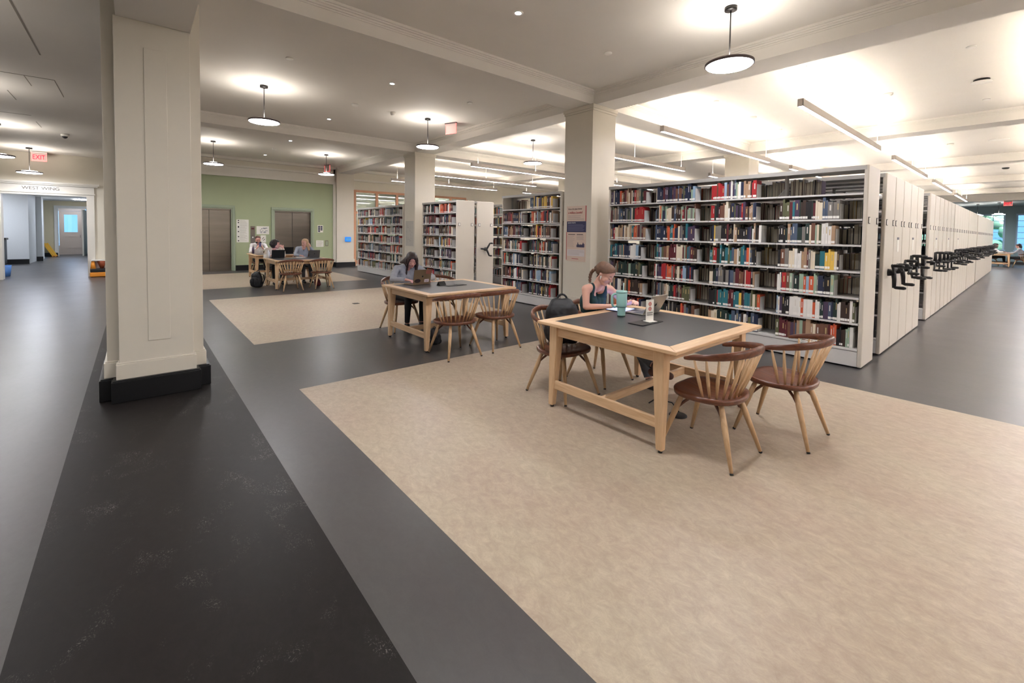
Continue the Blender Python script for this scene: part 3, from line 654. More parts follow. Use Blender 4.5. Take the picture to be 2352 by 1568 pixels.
BN = ['first', 'second', 'third', 'fourth', 'fifth']
u0 = None
for i, y in enumerate(ys):
    bi, k, n = blk[i]
    lab = 'mobile bookshelf end panel with black crank, %s in the %s block along the aisle' % (['first', 'second', 'third', 'fourth', 'fifth', 'sixth', 'seventh', 'eighth', 'ninth', 'tenth', 'eleventh', 'twelfth', 'thirteenth', 'fourteenth', 'fifteenth'][k], BN[bi])
    rot = [.2+PI/2, .75, 1.35, .4, 1.0][i % 5] if i else -PI/2+2*PI/3*2
    if i in (0, 1, 2, 3, 5, 7): make_unit(-4.96, -1.255, y, 4, lab, 'mobile bookshelves along the aisle', True, shelves='long', notice=i in (1, 3), crank_rot=rot) if i in (0, 1, 5) else None
    if i not in (0, 1, 5):
        if u0 is None: u0 = make_unit(-4.96, -1.255, y, 4, lab, 'mobile bookshelves along the aisle', True, shelves='long', notice=False, crank_rot=rot)
        else:
            c = copy_tree(u0); c.location = (-1.255, y, 0); c['label'] = lab
            if i in (3, 6, 9, 12): MB().box(0, .004, DEP/2-.07, DEP/2+.05, 1.36, 1.53).m(1).box(.0, .0045, DEP/2-.07, DEP/2+.05, 1.531, 1.565).build('notice_card', [m_card, M('slate_ink', (110, 108, 120), .6)], c)
            for ch in c.children:
                if ch.name.startswith('crank_handle'):
                    r = rnd.choice([0, .35, -.35, .7, 1.05, .5]); piv = Vector((0, DEP/2, 1.09))
                    ch.matrix_local = Matrix.Translation(piv) @ Matrix.Rotation(r, 4, 'X') @ Matrix.Translation(-piv)

# ------------------------------------------------------------------ books
PAL = {'dark green': (30, 50, 46), 'black': (28, 26, 30), 'navy blue': (34, 42, 68), 'dark brown': (58, 42, 36), 'maroon': (92, 34, 42), 'red': (168, 40, 44), 'orange': (206, 92, 58), 'grey': (122, 118, 114), 'tan': (168, 138, 112), 'cream': (220, 208, 186), 'white': (226, 224, 220), 'light blue': (146, 172, 196), 'teal': (40, 110, 122), 'brown': (112, 76, 60), 'olive': (92, 94, 66), 'purple': (72, 56, 82), 'slate blue': (74, 88, 110), 'yellow': (222, 184, 84), 'pale green': (150, 172, 152)}
WT = {'dark green': 9, 'black': 10, 'navy blue': 8, 'dark brown': 8, 'maroon': 9, 'red': 5, 'orange': 4, 'grey': 8, 'tan': 6, 'cream': 7, 'white': 6, 'light blue': 3, 'teal': 3, 'brown': 7, 'olive': 4, 'purple': 3, 'slate blue': 5, 'yellow': 1, 'pale green': 2}
CN = list(PAL); CW = [WT[c] for c in CN]
m_books = {c: M('book_cloth_'+c.replace(' ', '_'), PAL[c], .5, noise_amt=.18, nscale=14, stretch=(1, 1, .3)) for c in CN}
m_page = M('book_pages', (206, 196, 176), .8, noise_amt=.1, nscale=90); m_tag = M('spine_label_paper', (232, 230, 226), .6); m_foil = M('spine_title', (190, 168, 120), .5); m_title = M('spine_title_pale', (214, 210, 204), .6)
BMATS = [m_books[c] for c in CN]+[m_page, m_tag, m_foil, m_title]
def book_geo(b, mx, w, h, d, ci, title, lab, small=True):
    t = .0025
    b.m(ci).box(0, w, 0, .004, 0, h, mx)                       # spine
    b.box(0, t, .004, d, 0, h, mx); b.box(w-t, w, .004, d, 0, h, mx)
    b.m(len(CN)).box(t, w-t, .004, d-.006, .004, h-.005, mx)
    if title: b.m(len(CN)+1+title).box(w*.36, w*.64, -.0006, .001, h*.5, h*.82, mx)
    if lab and small: b.m(len(CN)+1).box(.001, w-.001, -.0008, .001, .014, .038, mx)
rb = random.Random(7)
allbooks = []          # (area, unit, section, row, index, x, yf, z, w, h, d, ci, lean, title, lab)
bookend_spots = []
def fill(uname, x0, x1, y0, nsec, back=True):
    w = (x1-x0-.045)/nsec
    for s in range(nsec):
        for r, z in enumerate(ZR):
            xa = x0+s*w+.03 + (0 if s else .02); xe = x0+(s+1)*w-.02
            full = rb.uniform(.70, .80)
            if uname == 'A' and r == 6 and s == 3: full = 0
            if uname == 'B' and r == 6 and s == 0: full = 0
            if uname == 'A' and r == 0 and s == 3: full = .97
            if uname == 'A' and r == 1 and s == 3: full = .96
            x = xa; n = 0; base = rb.choice(CN); mode = rb.random(); end = xa+(xe-xa)*full
            while x < end:
                wd_ = min(.052, max(.013, rb.lognormvariate(math.log(.027), .38)))
                if rb.random() < .22 and n: c = pc
                elif rb.random() < .25: c = base
                else: c = rb.choices(CN, CW)[0]
                pc = c
                h = min(.272, max(.175, rb.gauss(.228, .02))); d = rb.uniform(.15, .19)
                lean = 0
                p = (x+wd_/2, y0+.02, z+h/2)
                allbooks.append((cam_depth_px(p, 1)**2*wd_*h, uname, s, r, n, x, y0+rb.uniform(.012, .02), z+.002, wd_-.0008, h, d, CN.index(c), lean, rb.choice([0, 0, 0, 1, 2]), rb.random() < .78))
                x += wd_; n += 1
            if full: bookend_spots.append((uname, s, r, x+.004, y0, z))
            if back:
                xb = xa
                while xb < xe-.03:
                    wd_ = rb.uniform(.018, .05); h = rb.uniform(.19, .26)
                    if full == 0 and xb > xa+.35: break
                    backs.append((xb, y0+DEP-.02, z+.002, wd_-.002, h, rb.uniform(.14, .18), rb.choices(CN, CW)[0]))
                    xb += wd_
backs = []
fill('A', -4.96, -1.255, 6.487, 4); fill('B', -8.0, -6.12, 6.487, 2); fill('C', -11.76, -9.9, 6.487, 2, False); fill('D', -16.8, -13.0, 6.487, 4, False)
allbooks.sort(key=lambda t: -t[0])
UN = {'A': 'near long bookshelf', 'B': 'by poster column'}
BAYN = {'A': ['leftmost bay', 'second bay', 'third bay', 'rightmost bay'], 'B': ['left bay', 'right bay']}
ROWS = ['bottom shelf', 'second shelf up', 'third shelf up', 'fourth shelf up', 'fifth shelf up', 'sixth shelf up', 'top shelf']
def nth(k): return str(k)+('th' if 10 < k % 100 < 14 else {1: 'st', 2: 'nd', 3: 'rd'}.get(k % 10, 'th'))
rest = MB()
for i, (ar, un, s, r, n, x, y, z, w, h, d, ci, ln, ti, lb) in enumerate(allbooks):
    if i < 300:
        b = MB(); book_geo(b, None, w, h, d, ci, ti, False)
        o = b.build('book', BMATS, loc=(x, y, z)); th = 'thin ' if w < .022 else ('thick ' if w > .034 else '')
        tag(o, '%s%s book, %s from left, %s, %s, %s' % (th, CN[ci], nth(n+1), ROWS[r], BAYN[un][s], UN[un]), 'book', 'books on the near long bookshelf')
        if lb: MB().box(.001, w-.001, -.0012, .0, .012, .042).build('spine_label', m_tag, o)
    else: book_geo(rest, Matrix.Translation((x, y, z)), w, h, d, ci, ti, lb)
for x, y, z, w, h, d, c in backs:
    mx = Matrix.Translation((x+w, y, z)) @ Matrix.Rotation(PI, 4, 'Z')
    book_geo(rest, mx, w, h, d, CN.index(c), 0, False)
# simple rows for the unit glimpsed through the gap
xb = -11.7
while xb < -10.0:
    for z in ZR: book_geo(rest, Matrix.Translation((xb, 8.37, z+.002)), .03, rb.uniform(.19, .25), .16, rb.randrange(len(CN)), 0, True)
    xb += .0315
tag(rest.build('books', BMATS), 'the many other books filling the shelves of all the bookcases', 'books', None, 'stuff')
for i, (un, s, r, x, y0, z) in enumerate(bookend_spots):
    h = .19
    b = MB(); b.box(0, .002, .02, .17, 0, h); b.box(0, .06, .03, .16, 0, .002)
    nm = {'A': 'near long bookshelf', 'B': 'bookshelf left of the poster column', 'C': 'bookshelf beside the blank end panels', 'D': 'farthest bookshelf'}[un]
    bay = ['first', 'second', 'third', 'fourth'][s]+' bay'
    tag(b.build('bookend', m_lip, loc=(x, y0, z+.001)), 'grey bookend, %s, %s, %s' % (ROWS[r], bay, nm), 'bookend', 'grey metal bookends')
# ------------------------------------------------------------------ people
V = Vector
def cap_geo(bm, p0, r0, p1, r1, n=14):
    p0, p1 = V(p0), V(p1); ax = p1-p0; L = ax.length; ax = ax.normalized() if L > 1e-6 else V((0, 0, 1))
    w = V((0, 0, 1)) if abs(ax.z) < .9 else V((1, 0, 0)); u = ax.cross(w).normalized(); v = ax.cross(u)
    rows = []
    for k in range(0, 5): a = -PI/2+PI/2*k/4; rows.append((p0+ax*(r0*math.sin(a)), r0*math.cos(a)))
    for k in range(0, 5): a = PI/2*k/4; rows.append((p1+ax*(r1*math.sin(a)), r1*math.cos(a)))
    rings = [[bm.verts.new(c)] if r < 1e-6 else [bm.verts.new(c+u*(r*math.cos(2*PI*j/n))+v*(r*math.sin(2*PI*j/n))) for j in range(n)] for c, r in rows]
    for a, b in zip(rings, rings[1:]):
        for j in range(n):
            if len(a) == 1: bm.faces.new([a[0], b[j], b[(j+1) % n]])
            elif len(b) == 1: bm.faces.new([a[j], b[0], a[(j+1) % n]])
            else: bm.faces.new([a[j], b[j], b[(j+1) % n], a[(j+1) % n]])
def remeshed(bm, vox, smooth=4, fac=.5):
    bmesh.ops.recalc_face_normals(bm, faces=bm.faces)
    me = bpy.data.meshes.new('tmp'); bm.to_mesh(me); bm.free(); o = bpy.data.objects.new('tmp', me); COL.objects.link(o)
    r = o.modifiers.new('r', 'REMESH'); r.mode = 'VOXEL'; r.voxel_size = vox
    q = o.modifiers.new('s', 'SMOOTH'); q.factor = fac; q.iterations = smooth
    bpy.context.view_layer.update()
    out = bpy.data.meshes.new_from_object(o.evaluated_get(bpy.context.evaluated_depsgraph_get())); bpy.data.objects.remove(o)
    for p in out.polygons: p.use_smooth = True
    return out
def meshobj(name, me, mats, parent):
    o = bpy.data.objects.new(name, me); COL.objects.link(o); me.materials.clear()
    for m in (mats if isinstance(mats, (list, tuple)) else [mats]): me.materials.append(m)
    if parent: o.parent = parent
    return o
def haircap(body, H, mat, e, off=.010, name='hair'):
    me_h = body.data; n_ = len(me_h.vertices); co_ = np.empty(n_*3); me_h.vertices.foreach_get('co', co_); co_ = co_.reshape(-1, 3)
    rel_ = co_-np.array(H(0, 0, 0)); ax_ = [np.array(H(*v)-H(0, 0, 0)) for v in ((1, 0, 0), (0, 1, 0), (0, 0, 1))]
    Dh = dict(tg=np.where(np.linalg.norm(rel_, axis=1) < .16, 'head', 'x'), hx=rel_@ax_[0], hy=rel_@ax_[1], hz=rel_@ax_[2])
    return garment(name, body, k_hair(Dh), off, mat, e, .003, thick=off*.85, sm=3)
class Fig:
    def __init__(s): s.prim = []
    def cap(s, tagn, p0, r0, p1, r1): s.prim.append((tagn, V(p0), r0, V(p1), r1)); return s
def seg_t(P, a, b):
    d = b-a; L2 = max(1e-9, float(d@d)); t = np.clip(((P-a)@d)/L2, 0, 1); return t
def ndist(P, prims):
    best = np.full(len(P), 1e9); idx = np.zeros(len(P), int); tt = np.zeros(len(P))
    for i, (tg, a, ra, b, rb_) in enumerate(prims):
        A, B = np.array(a), np.array(b); t = seg_t(P, A, B); d = np.linalg.norm(P-(A+t[:, None]*(B-A)), axis=1)-(ra+(rb_-ra)*t)
        m = d < best; best[m] = d[m]; idx[m] = i; tt[m] = t[m]
    return idx, tt
def garment(name, body, keep, off, mat, parent, wr=0., thick=None, sm=2):
    me = body.data; n = len(me.vertices); co = np.empty(n*3); no = np.empty(n*3)
    me.vertices.foreach_get('co', co); me.vertex_normals.foreach_get('vector', no); co = co.reshape(-1, 3); no = no.reshape(-1, 3)
    bm = bmesh.new(); vm = {}
    fs = []
    for p in me.polygons:
        if all(keep[i] for i in p.vertices): fs.append(p.vertices[:])
    for f in fs:
        for i in f:
            if i not in vm:
                w = wr*noise.noise(V(co[i])*14)+wr*.6*noise.noise(V(co[i])*31) if wr else 0
                vm[i] = bm.verts.new(V(co[i]+no[i]*(off+w)))
    for f in fs: bm.faces.new([vm[i] for i in f])
    for _ in range(sm): bmesh.ops.smooth_vert(bm, verts=[v for v in bm.verts if not v.is_boundary], factor=.5, use_axis_x=True, use_axis_y=True, use_axis_z=True)
    for _ in range(8):
        nc = {}
        for v in bm.verts:
            if v.is_boundary:
                nb = [e_.other_vert(v) for e_ in v.link_edges if e_.is_boundary]
                if len(nb) >= 2: nc[v] = v.co*.4+(nb[0].co+nb[1].co)*.3
        for v, c_ in nc.items(): v.co = c_
    m2 = bpy.data.meshes.new(name); bm.to_mesh(m2); bm.free()
    for p in m2.polygons: p.use_smooth = True
    o = meshobj(name, m2, mat, parent); so = o.modifiers.new('solid', 'SOLIDIFY'); so.thickness = (thick or off*.8); so.offset = -1
    return o
def hand(F, wrist, d, n, side, curl=.6, k=1., spread=.12):
    # wrist, pointing direction d, palm normal n (towards what is held), side=+1 thumb on the +c side
    d = V(d).normalized(); n = V(n); n = (n-d*n.dot(d)).normalized(); c = d.cross(n).normalized()*side; w = V(wrist)
    for q, r in ((-.026, .013), (-.009, .014), (.009, .014), (.026, .013)):
        F.cap('hand', w+c*q*.6*k, r*k, w+d*.078*k+c*q*k, .0125*k)
    Ls = (.060, .072, .076, .068)
    for i, q in enumerate((-.031, -.0105, .0105, .031)):
        L = Ls[i]*k; b0 = w+d*.085*k+c*q*k; dd = (d+c*(q*spread*20)).normalized()
        a = curl*.5; p1 = b0+(dd*math.cos(a)+n*math.sin(a))*L*.46; a = curl*1.2; p2 = p1+(dd*math.cos(a)+n*math.sin(a))*L*.32; a = curl*1.7; p3 = p2+(dd*math.cos(a)+n*math.sin(a))*L*.24
        F.cap('hand', b0, .0088*k, p1, .008*k); F.cap('hand', p1, .008*k, p2, .0074*k); F.cap('hand', p2, .0074*k, p3, .0062*k)
    t0 = w+d*.022*k+c*.026*k; t1 = t0+(d*.55+c*.75+n*.25).normalized()*.040*k; t2 = t1+(d*.8+c*.25+n*.45).normalized()*.032*k; t3 = t2+(d*.85+n*.5).normalized()*.022*k
    F.cap('hand', t0, .014*k, t1, .011*k); F.cap('hand', t1, .0105*k, t2, .009*k); F.cap('hand', t2, .009*k, t3, .0075*k)
def shoe(parent, ank, d, mat, k=1.):
    d = V(d); flat = V(d); flat = flat.normalized(); up = V((0, 0, 1)); up = (up-flat*up.dot(flat)).normalized(); a = V(ank)
    bm = bmesh.new(); base = a-up*.055
    cap_geo(bm, base-flat*.045, .036*k, base+flat*.06, .038*k); cap_geo(bm, base+flat*.06, .038*k, base+flat*.15-up*.006, .030*k); cap_geo(bm, a-up*.0, .04*k, base+flat*.03, .038*k)
    return meshobj('shoe', remeshed(bm, .009, 3), mat, parent)
def person(label, P, skin, hair, clothes, vox=.008, loc=None, group=None, face=True, hk=1.):
    """P: joints in world space; clothes: list of (name, predicate name, offset, material, wrinkle)"""
    base = V((P['pelvis'][0], P['pelvis'][1], 0)); e = empty('person', label, 'person', base, 0, group)
    J = {k: (V(v)-base if k not in ('hf', 'rhd', 'rhn', 'lhd', 'lhn', 'rf', 'lf') else V(v)) for k, v in P.items() if not isinstance(v, (int, float))}
    F = Fig(); pel, ch, nk, hd = J['pelvis'], J['chest'], J['neck'], J['head']
    sh = (J['lsh']-J['rsh']).normalized(); s_ = P.get('build', 1.)
    hl = (J['lhip']-J['rhip']).normalized()
    for q in (-1, 1):
        F.cap('torso', pel+hl*.075*q, .100*s_, pel+(ch-pel)*.35+hl*.05*q, .088*s_)
        F.cap('torso', pel+(ch-pel)*.35+hl*.05*q, .088*s_, ch+sh*.065*q, .098*s_)
        F.cap('torso', ch+sh*.065*q, .095*s_, nk-sh*-.085*q+(ch-nk)*.28, .062*s_)
        F.cap('shoulder', nk+(ch-nk)*.08+sh*.03*q, .040, (J['lsh'] if q > 0 else J['rsh']), .050*s_)
    fw = sh.cross(nk-pel).normalized()
    if P.get('bust'): 
        for q in (-1, 1): F.cap('torso', ch+sh*.062*q+fw*.045+(nk-ch)*.14, .055, ch+sh*.05*q+fw*.055+(nk-ch)*.06, .053); F.cap('torso', ch+fw*.05+(nk-ch)*.1, .05, ch+fw*.045-(nk-ch)*.1, .05)
    F.cap('neck', nk-(hd-nk)*.2, .055, hd-(hd-nk).normalized()*.06, .050)
    for side in 'rl':
        F.cap('uparm_'+side, J[side+'sh'], .048*s_, J[side+'el'], .036*s_); F.cap('forearm_'+side, J[side+'el'], .037*s_, J[side+'wr'], .024*s_)
        hand(F, J[side+'wr'], J[side+'hd'], J[side+'hn'], P.get(side+'ts', 1), P.get(side+'curl', .6), .95)
        F.cap('thigh_'+side, J[side+'hip'], .090*s_, J[side+'kn'], .060*s_); F.cap('shin_'+side, J[side+'kn'], .058*s_, J[side+'an'], .036*s_)
        F.cap('calf_'+side, J[side+'kn']+(J[side+'an']-J[side+'kn'])*.25, .056*s_, J[side+'kn']+(J[side+'an']-J[side+'kn'])*.4, .052*s_)
    hf = J['hf'].normalized(); hlft = V((0, 0, 1)).cross(hf).normalized(); roll = P.get('hroll', 0)
    hu = hf.cross(hlft).normalized(); hlft = (hlft*math.cos(roll)+hu*math.sin(roll)); hu = hf.cross(hlft).normalized()
    def H(x, y, z): return hd+(hf*x+hlft*y+hu*z)*hk
    mh = Matrix((tuple(hf), tuple(hlft), tuple(hu))).transposed()
    def hcap(a, ra, b, rb_): F.cap('head', H(*a), ra*hk, H(*b), rb_*hk)
    hcap((-.035, 0, .035), .078, (.02, 0, .038), .077); hcap((.028, 0, .02), .066, (.035, 0, -.03), .058); hcap((.045, 0, -.05), .04, (.062, 0, -.088), .024)
    for q in (-1, 1):
        hcap((.0, .042*q, -.045), .030, (.052, .014*q, -.088), .022); hcap((.058, .034*q, -.022), .028, (.05, .036*q, -.04), .026)
        hcap((.078, .012*q, .022), .016, (.070, .040*q, .02), .015)
        hcap((-.006, .074*q, -.006), .014, (-.004, .073*q, -.032), .009)
    hcap((.090, 0, .008), .009, (.108, 0, -.024), .011); hcap((.098, -.010, -.028), .008, (.098, .010, -.028), .008)
    hcap((.088, -.013, -.050), .008, (.088, .013, -.050), .008); hcap((.085, -.010, -.060), .009, (.085, .010, -.060), .009)
    bm = bmesh.new()
    for tg, a, ra, b, rb_ in F.prim: cap_geo(bm, a, ra, b, rb_)
    body = meshobj('body', remeshed(bm, vox, 3), skin, e)
    me = body.data; n = len(me.vertices); co = np.empty(n*3); me.vertices.foreach_get('co', co); co = co.reshape(-1, 3)
    idx, tt = ndist(co, F.prim); tg = np.array([F.prim[i][0] for i in idx]); basel = np.array(base)
    axis = np.array(nk-pel); hgt = ((co-np.array(pel))@axis)/float(axis@axis)
    lat = (co-np.array(nk))@np.array(sh); fwd = (co-np.array(pel)-hgt[:, None]*axis)@np.array(fw)
    rel_ = (co-np.array(hd))/hk
    D = dict(co=co, tg=tg, t=tt, h=hgt, lat=lat, fwd=fwd, hx=rel_@np.array(hf), hy=rel_@np.array(hlft), hz=rel_@np.array(hu))
    for nm, pred, off, mat, wr in clothes: garment(nm, body, pred(D), off, mat, e, wr)
    if face:
        m_eye = M('eye_white', (150, 128, 122), .4); m_iris = M('iris', (60, 44, 38), .2); m_lip2 = M('lips', (176, 96, 94), .45); m_br = hair
        for q in (-1, 1):
            ey = MB().m(0, True).ell(H(.0825, .033*q, -.004), (.008*hk, .0105*hk, .0055*hk), mh, 12, 8).build('eye', m_eye, e)
            MB().m(0, True).ell(H(.0885, .033*q, -.005), (.003*hk, .0065*hk, .0042*hk), mh, 10, 6).build('iris', m_iris, ey)
            MB().m(0, True).ell(H(.081, .033*q, .005), (.0105*hk, .0140*hk, .0075*hk), mh, 12, 8).build('eyelid', skin, e)
            MB().m(0, True).tube([H(.092, .016*q, .022), H(.090, .034*q, .028), H(.078, .050*q, .022)], [.002*hk, .003*hk, .0015*hk], 6).build('eyebrow', m_br, e)
        b = MB().m(0, True); b.ell(H(.0935, 0, -.0505), (.005*hk, .021*hk, .0045*hk), mh, 12, 6).ell(H(.0915, 0, -.0600), (.0055*hk, .017*hk, .0055*hk), mh, 12, 6); b.build('lips', m_lip2, e)
    return e, H, mh, body
def hairmesh(name, prims, mat, e, vox=.007, rough=.0025, sm=2):
    bm = bmesh.new()
    for a, ra, b, rb_ in prims: cap_geo(bm, a, ra, b, rb_)
    me = remeshed(bm, vox, sm)
    for v in me.vertices:
        p = v.co; v.co += v.normal*(rough*(noise.noise(V((p.x*60, p.y*60, p.z*9)))))
    return meshobj(name, me, mat, e)
def anyt(D, *ts): m = np.zeros(len(D['tg']), bool); [m.__ior__(D['tg'] == t) for t in ts]; return m
def k_pants(D): return anyt(D, 'thigh_r', 'thigh_l', 'calf_r', 'calf_l') | (anyt(D, 'shin_r', 'shin_l') & (D['t'] < .93)) | ((D['tg'] == 'torso') & (D['h'] < .20))
def k_tank(D):
    h, lat, f = D['h'], np.abs(D['lat']), D['fwd']
    m = (D['tg'] == 'torso') & (h > .08)
    m |= (D['tg'] == 'shoulder') & (lat < .10)
    front = f > 0
    scoop = front & (lat < .066) & (h > .80+1.1*np.maximum(0, lat-.03))
    back = ~front & (lat < .06) & (h > .86)
    arm = (lat > .118) & (h > .74)
    strap = (h > .90) & ((lat < .062) | (lat > .10))
    return m & ~scoop & ~back & ~arm & ~strap
def k_hair(D):
    x, y, z = D['hx'], np.abs(D['hy']), D['hz']
    line = np.where(x > 0, .010+.66*x, .010+1.9*x)
    ear = (y > .064) & (z < .012) & (x > -.022)
    return anyt(D, 'head', 'neck') & (z > np.maximum(line, -.085)) & ~ear & (z > -.09)
def k_top(D): return anyt(D, 'torso', 'shoulder', 'uparm_r', 'uparm_l') & ~((D['tg'] == 'torso') & (D['h'] < .10)) | (anyt(D, 'forearm_r', 'forearm_l') & (D['t'] < .90))
m_skinA = M('fair_skin', (222, 172, 152), .5, noise_amt=.06, nscale=12); m_skinB = M('fair_skin_rosy', (214, 160, 144), .5, noise_amt=.05, nscale=12)
m_hairA = M('auburn_brown_hair', (104, 74, 56), .62, noise_amt=.5, nscale=90, stretch=(1, .25, .4)); m_hairB = M('dark_brown_hair', (50, 34, 32), .5, noise_amt=.5, nscale=90, stretch=(1, 1, .2))
m_hairC = M('brown_hair', (88, 56, 44), .5, noise_amt=.3); m_hairE = M('blonde_hair', (204, 168, 128), .5, noise_amt=.25, nscale=40); m_blackh = M('near_black_hair', (38, 28, 28), .45, noise_amt=.3)
m_tank = M('dark_green_knit', (22, 58, 60), .7, noise_amt=.1, nscale=60); m_greysw = M('grey_fleece', (158, 160, 166), .9, noise_amt=.08, nscale=50, bump=.1)
m_jeans = M('charcoal_jeans', (92, 98, 106), .85, noise_amt=.15, nscale=50); m_blackcl = M('black_leggings', (20, 20, 22), .8); m_shoe = M('black_shoe', (30, 30, 32), .5); m_shoew = M('pale_shoe', (190, 188, 184), .5)
m_whitesw = M('white_pullover', (226, 222, 220), .85, noise_amt=.05); m_creamcl = M('cream_knit', (214, 200, 180), .9); m_lblue = M('light_blue_fleece', (164, 170, 180), .9); m_greyp = M('grey_trousers', (96, 96, 100), .85)

# person in the green tank top
PA = dict(pelvis=(-3.10, 3.80, .545), chest=(-3.04, 3.74, .84), neck=(-2.955, 3.71, 1.02), head=(-2.875, 3.715, 1.145), hf=(.80, .18, -.50),
          rsh=(-2.985, 3.555, .985), lsh=(-2.93, 3.88, .965), rel=(-2.95, 3.52, .808), lel=(-2.83, 4.04, .812), rwr=(-2.79, 3.725, .815), lwr=(-2.70, 3.99, .85),
          rhd=(.8, .45, .12), rhn=(.2, .3, -.9), lhd=(.7, -.7, .18), lhn=(-.2, -.2, -.9), rts=1, lts=-1, rcurl=.9, lcurl=.7,
          rhip=(-3.06, 3.71, .53), lhip=(-3.06, 3.89, .53), rkn=(-2.60, 3.66, .53), lkn=(-2.60, 3.90, .52), ran=(-2.16, 3.56, .37), lan=(-2.42, 3.88, .11), bust=1, build=.92)
eA, H, mh, bodyA = person('person in dark green tank top with auburn braid, bent over a tablet', PA, m_skinA, m_hairA,
    [('tank_top', k_tank, .004, m_tank, .0), ('trousers', k_pants, .010, m_jeans, .006)], vox=.0062, hk=1.0)
shoe(eA, V(PA['ran'])-eA.location, V((1, -.15, .12)), M('brown_suede', (92, 62, 52), .7), 1.1); shoe(eA, V(PA['lan'])-eA.location, V((1, 0, 0)), m_shoe)
haircap(bodyA, H, m_hairA, eA, .008)
hairmesh('hair_knot', [(H(-.095, 0, .035), .022, H(-.105, -.01, .0), .024)], m_hairA, eA, .006)
bp = []; pts = [H(-.088, -.03, -.005), H(-.108, -.04, -.025), H(-.112, -.045, -.052), H(-.108, -.05, -.08), H(-.098, -.055, -.106), H(-.082, -.06, -.13), H(-.066, -.062, -.15)]
for i, (p, q) in enumerate(zip(pts, pts[1:])):
    for sg in (-1, 1): bp.append((p+V((0, .011*sg*(1 if i % 2 else -1), 0)), .017-.0012*i, q+V((0, -.011*sg*(1 if i % 2 else -1), 0)), .015-.0012*i))
hairmesh('braid', bp, m_hairA, eA, .005)
MB().m(0, True).ell(H(.012, -.083, -.022), (.009, .007, .010)).tube([H(.014, -.087, -.024), H(.022, -.086, -.048)], [.0045, .0038], 8).build('earbud', m_white, eA)
# person in the grey sweatshirt
PB = dict(pelvis=(-6.66, 3.30, .545), chest=(-6.58, 3.31, .84), neck=(-6.50, 3.33, 1.0), head=(-6.42, 3.36, 1.105), hf=(.78, -.28, -.50),
          rsh=(-6.53, 3.15, .965), lsh=(-6.50, 3.51, .97), rel=(-6.36, 3.00, .815), lel=(-6.30, 3.68, .815), rwr=(-6.14, 3.14, .82), lwr=(-6.10, 3.46, .82),
          rhd=(.85, .3, -.1), rhn=(0, 0, -1), lhd=(.85, -.3, -.1), lhn=(0, 0, -1), rts=1, lts=-1, rcurl=.5, lcurl=.5,
          rhip=(-6.62, 3.21, .53), lhip=(-6.62, 3.39, .53), rkn=(-6.22, 3.20, .53), lkn=(-6.20, 3.44, .53), ran=(-6.26, 3.20, .11), lan=(-6.24, 3.44, .11), build=.90)
eB, H, mh, bodyB = person('person in grey sweatshirt with long dark hair, typing at the second table', PB, m_skinB, m_hairB,
    [('sweatshirt', k_top, .012, m_greysw, .009), ('leggings', k_pants, .006, m_blackcl, .0)], vox=.008)
for s_ in ('ran', 'lan'): shoe(eB, V(PB[s_])-eB.location, V((1, 0, 0)), m_shoe)
haircap(bodyB, H, m_hairB, eB, .011)
hp = [(H(-.06, 0, .01), .072, H(-.05, 0, -.06), .068)]
for q in (-1, 1):
    hp += [(H(.012, .064*q, .045), .020, H(.008, .082*q, -.03), .020), (H(.008, .082*q, -.03), .020, H(.015, .085*q, -.11), .022), (H(-.03, .068*q, .0), .034, H(-.03, .085*q, -.10), .034), (H(-.03, .085*q, -.10), .034, H(-.0, .095*q, -.19), .026), (H(.015, .085*q, -.11), .022, H(.045, .08*q, -.20), .020), (H(.045, .08*q, -.20), .020, H(.07, .07*q, -.26), .010)]
for q in (-1, 1): hp += [(H(.03, .006*q, .088), .026, H(.066, .038*q, .064), .026), (H(.066, .038*q, .064), .024, H(.064, .064*q, .0), .019), (H(.068, .064*q, .0), .017, H(.055, .072*q, -.07), .018), (H(.055, .072*q, -.07), .018, H(.06, .07*q, -.15), .016)]
hp += [(H(-.09, 0, .0), .05, H(-.13, -.02, -.10), .045), (H(-.08, -.05, -.03), .045, H(-.14, -.10, -.13), .035), (H(-.14, -.10, -.13), .035, H(-.20, -.14, -.19), .018), (H(-.09, .05, -.03), .045, H(-.13, .07, -.14), .03)]
hairmesh('long_hair', hp, m_hairB, eB, .007, .006)
# persons near the elevators
PD = dict(pelvis=(-14.16, 3.02, .545), chest=(-14.10, 3.00, .86), neck=(-14.02, 3.01, 1.03), head=(-13.98, 3.04, 1.135), hf=(.25, .95, -.08),
          rsh=(-14.06, 2.84, .99), lsh=(-14.03, 3.18, 1.0), rel=(-14.06, 2.78, .82), lel=(-13.80, 3.22, .82), rwr=(-13.92, 2.93, .825), lwr=(-13.92, 3.22, 1.04),
          rhd=(.9, .2, 0), rhn=(0, 0, -1), lhd=(-.3, -.5, .5), lhn=(-.8, -.2, .2), rcurl=.6, lcurl=1.0, lts=-1,
          rhip=(-14.1, 2.93, .53), lhip=(-14.1, 3.11, .53), rkn=(-13.68, 2.92, .53), lkn=(-13.68, 3.12, .53), ran=(-13.62, 2.92, .11), lan=(-13.62, 3.12, .11), build=.86)
eD, H, mh, _ = person('person with dark curly hair in cream top, looking right behind a black laptop', PD, m_skinB, m_blackh, [('top', k_top, .012, m_creamcl, .006), ('trousers', k_pants, .008, m_blackcl, .0)], vox=.011)
hairmesh('hair', [(H(-.045, 0, .05), .092, H(-.0, 0, .06), .086), (H(-.07, 0, -.0), .085, H(-.05, 0, -.04), .075), (H(-.09, .03, .04), .06, H(-.1, -.03, .0), .06), (H(.0, .06, .04), .04, H(-.02, .07, -.02), .035), (H(.0, -.06, .04), .04, H(-.02, -.07, -.02), .035)], m_blackh, eD, .01, .012)
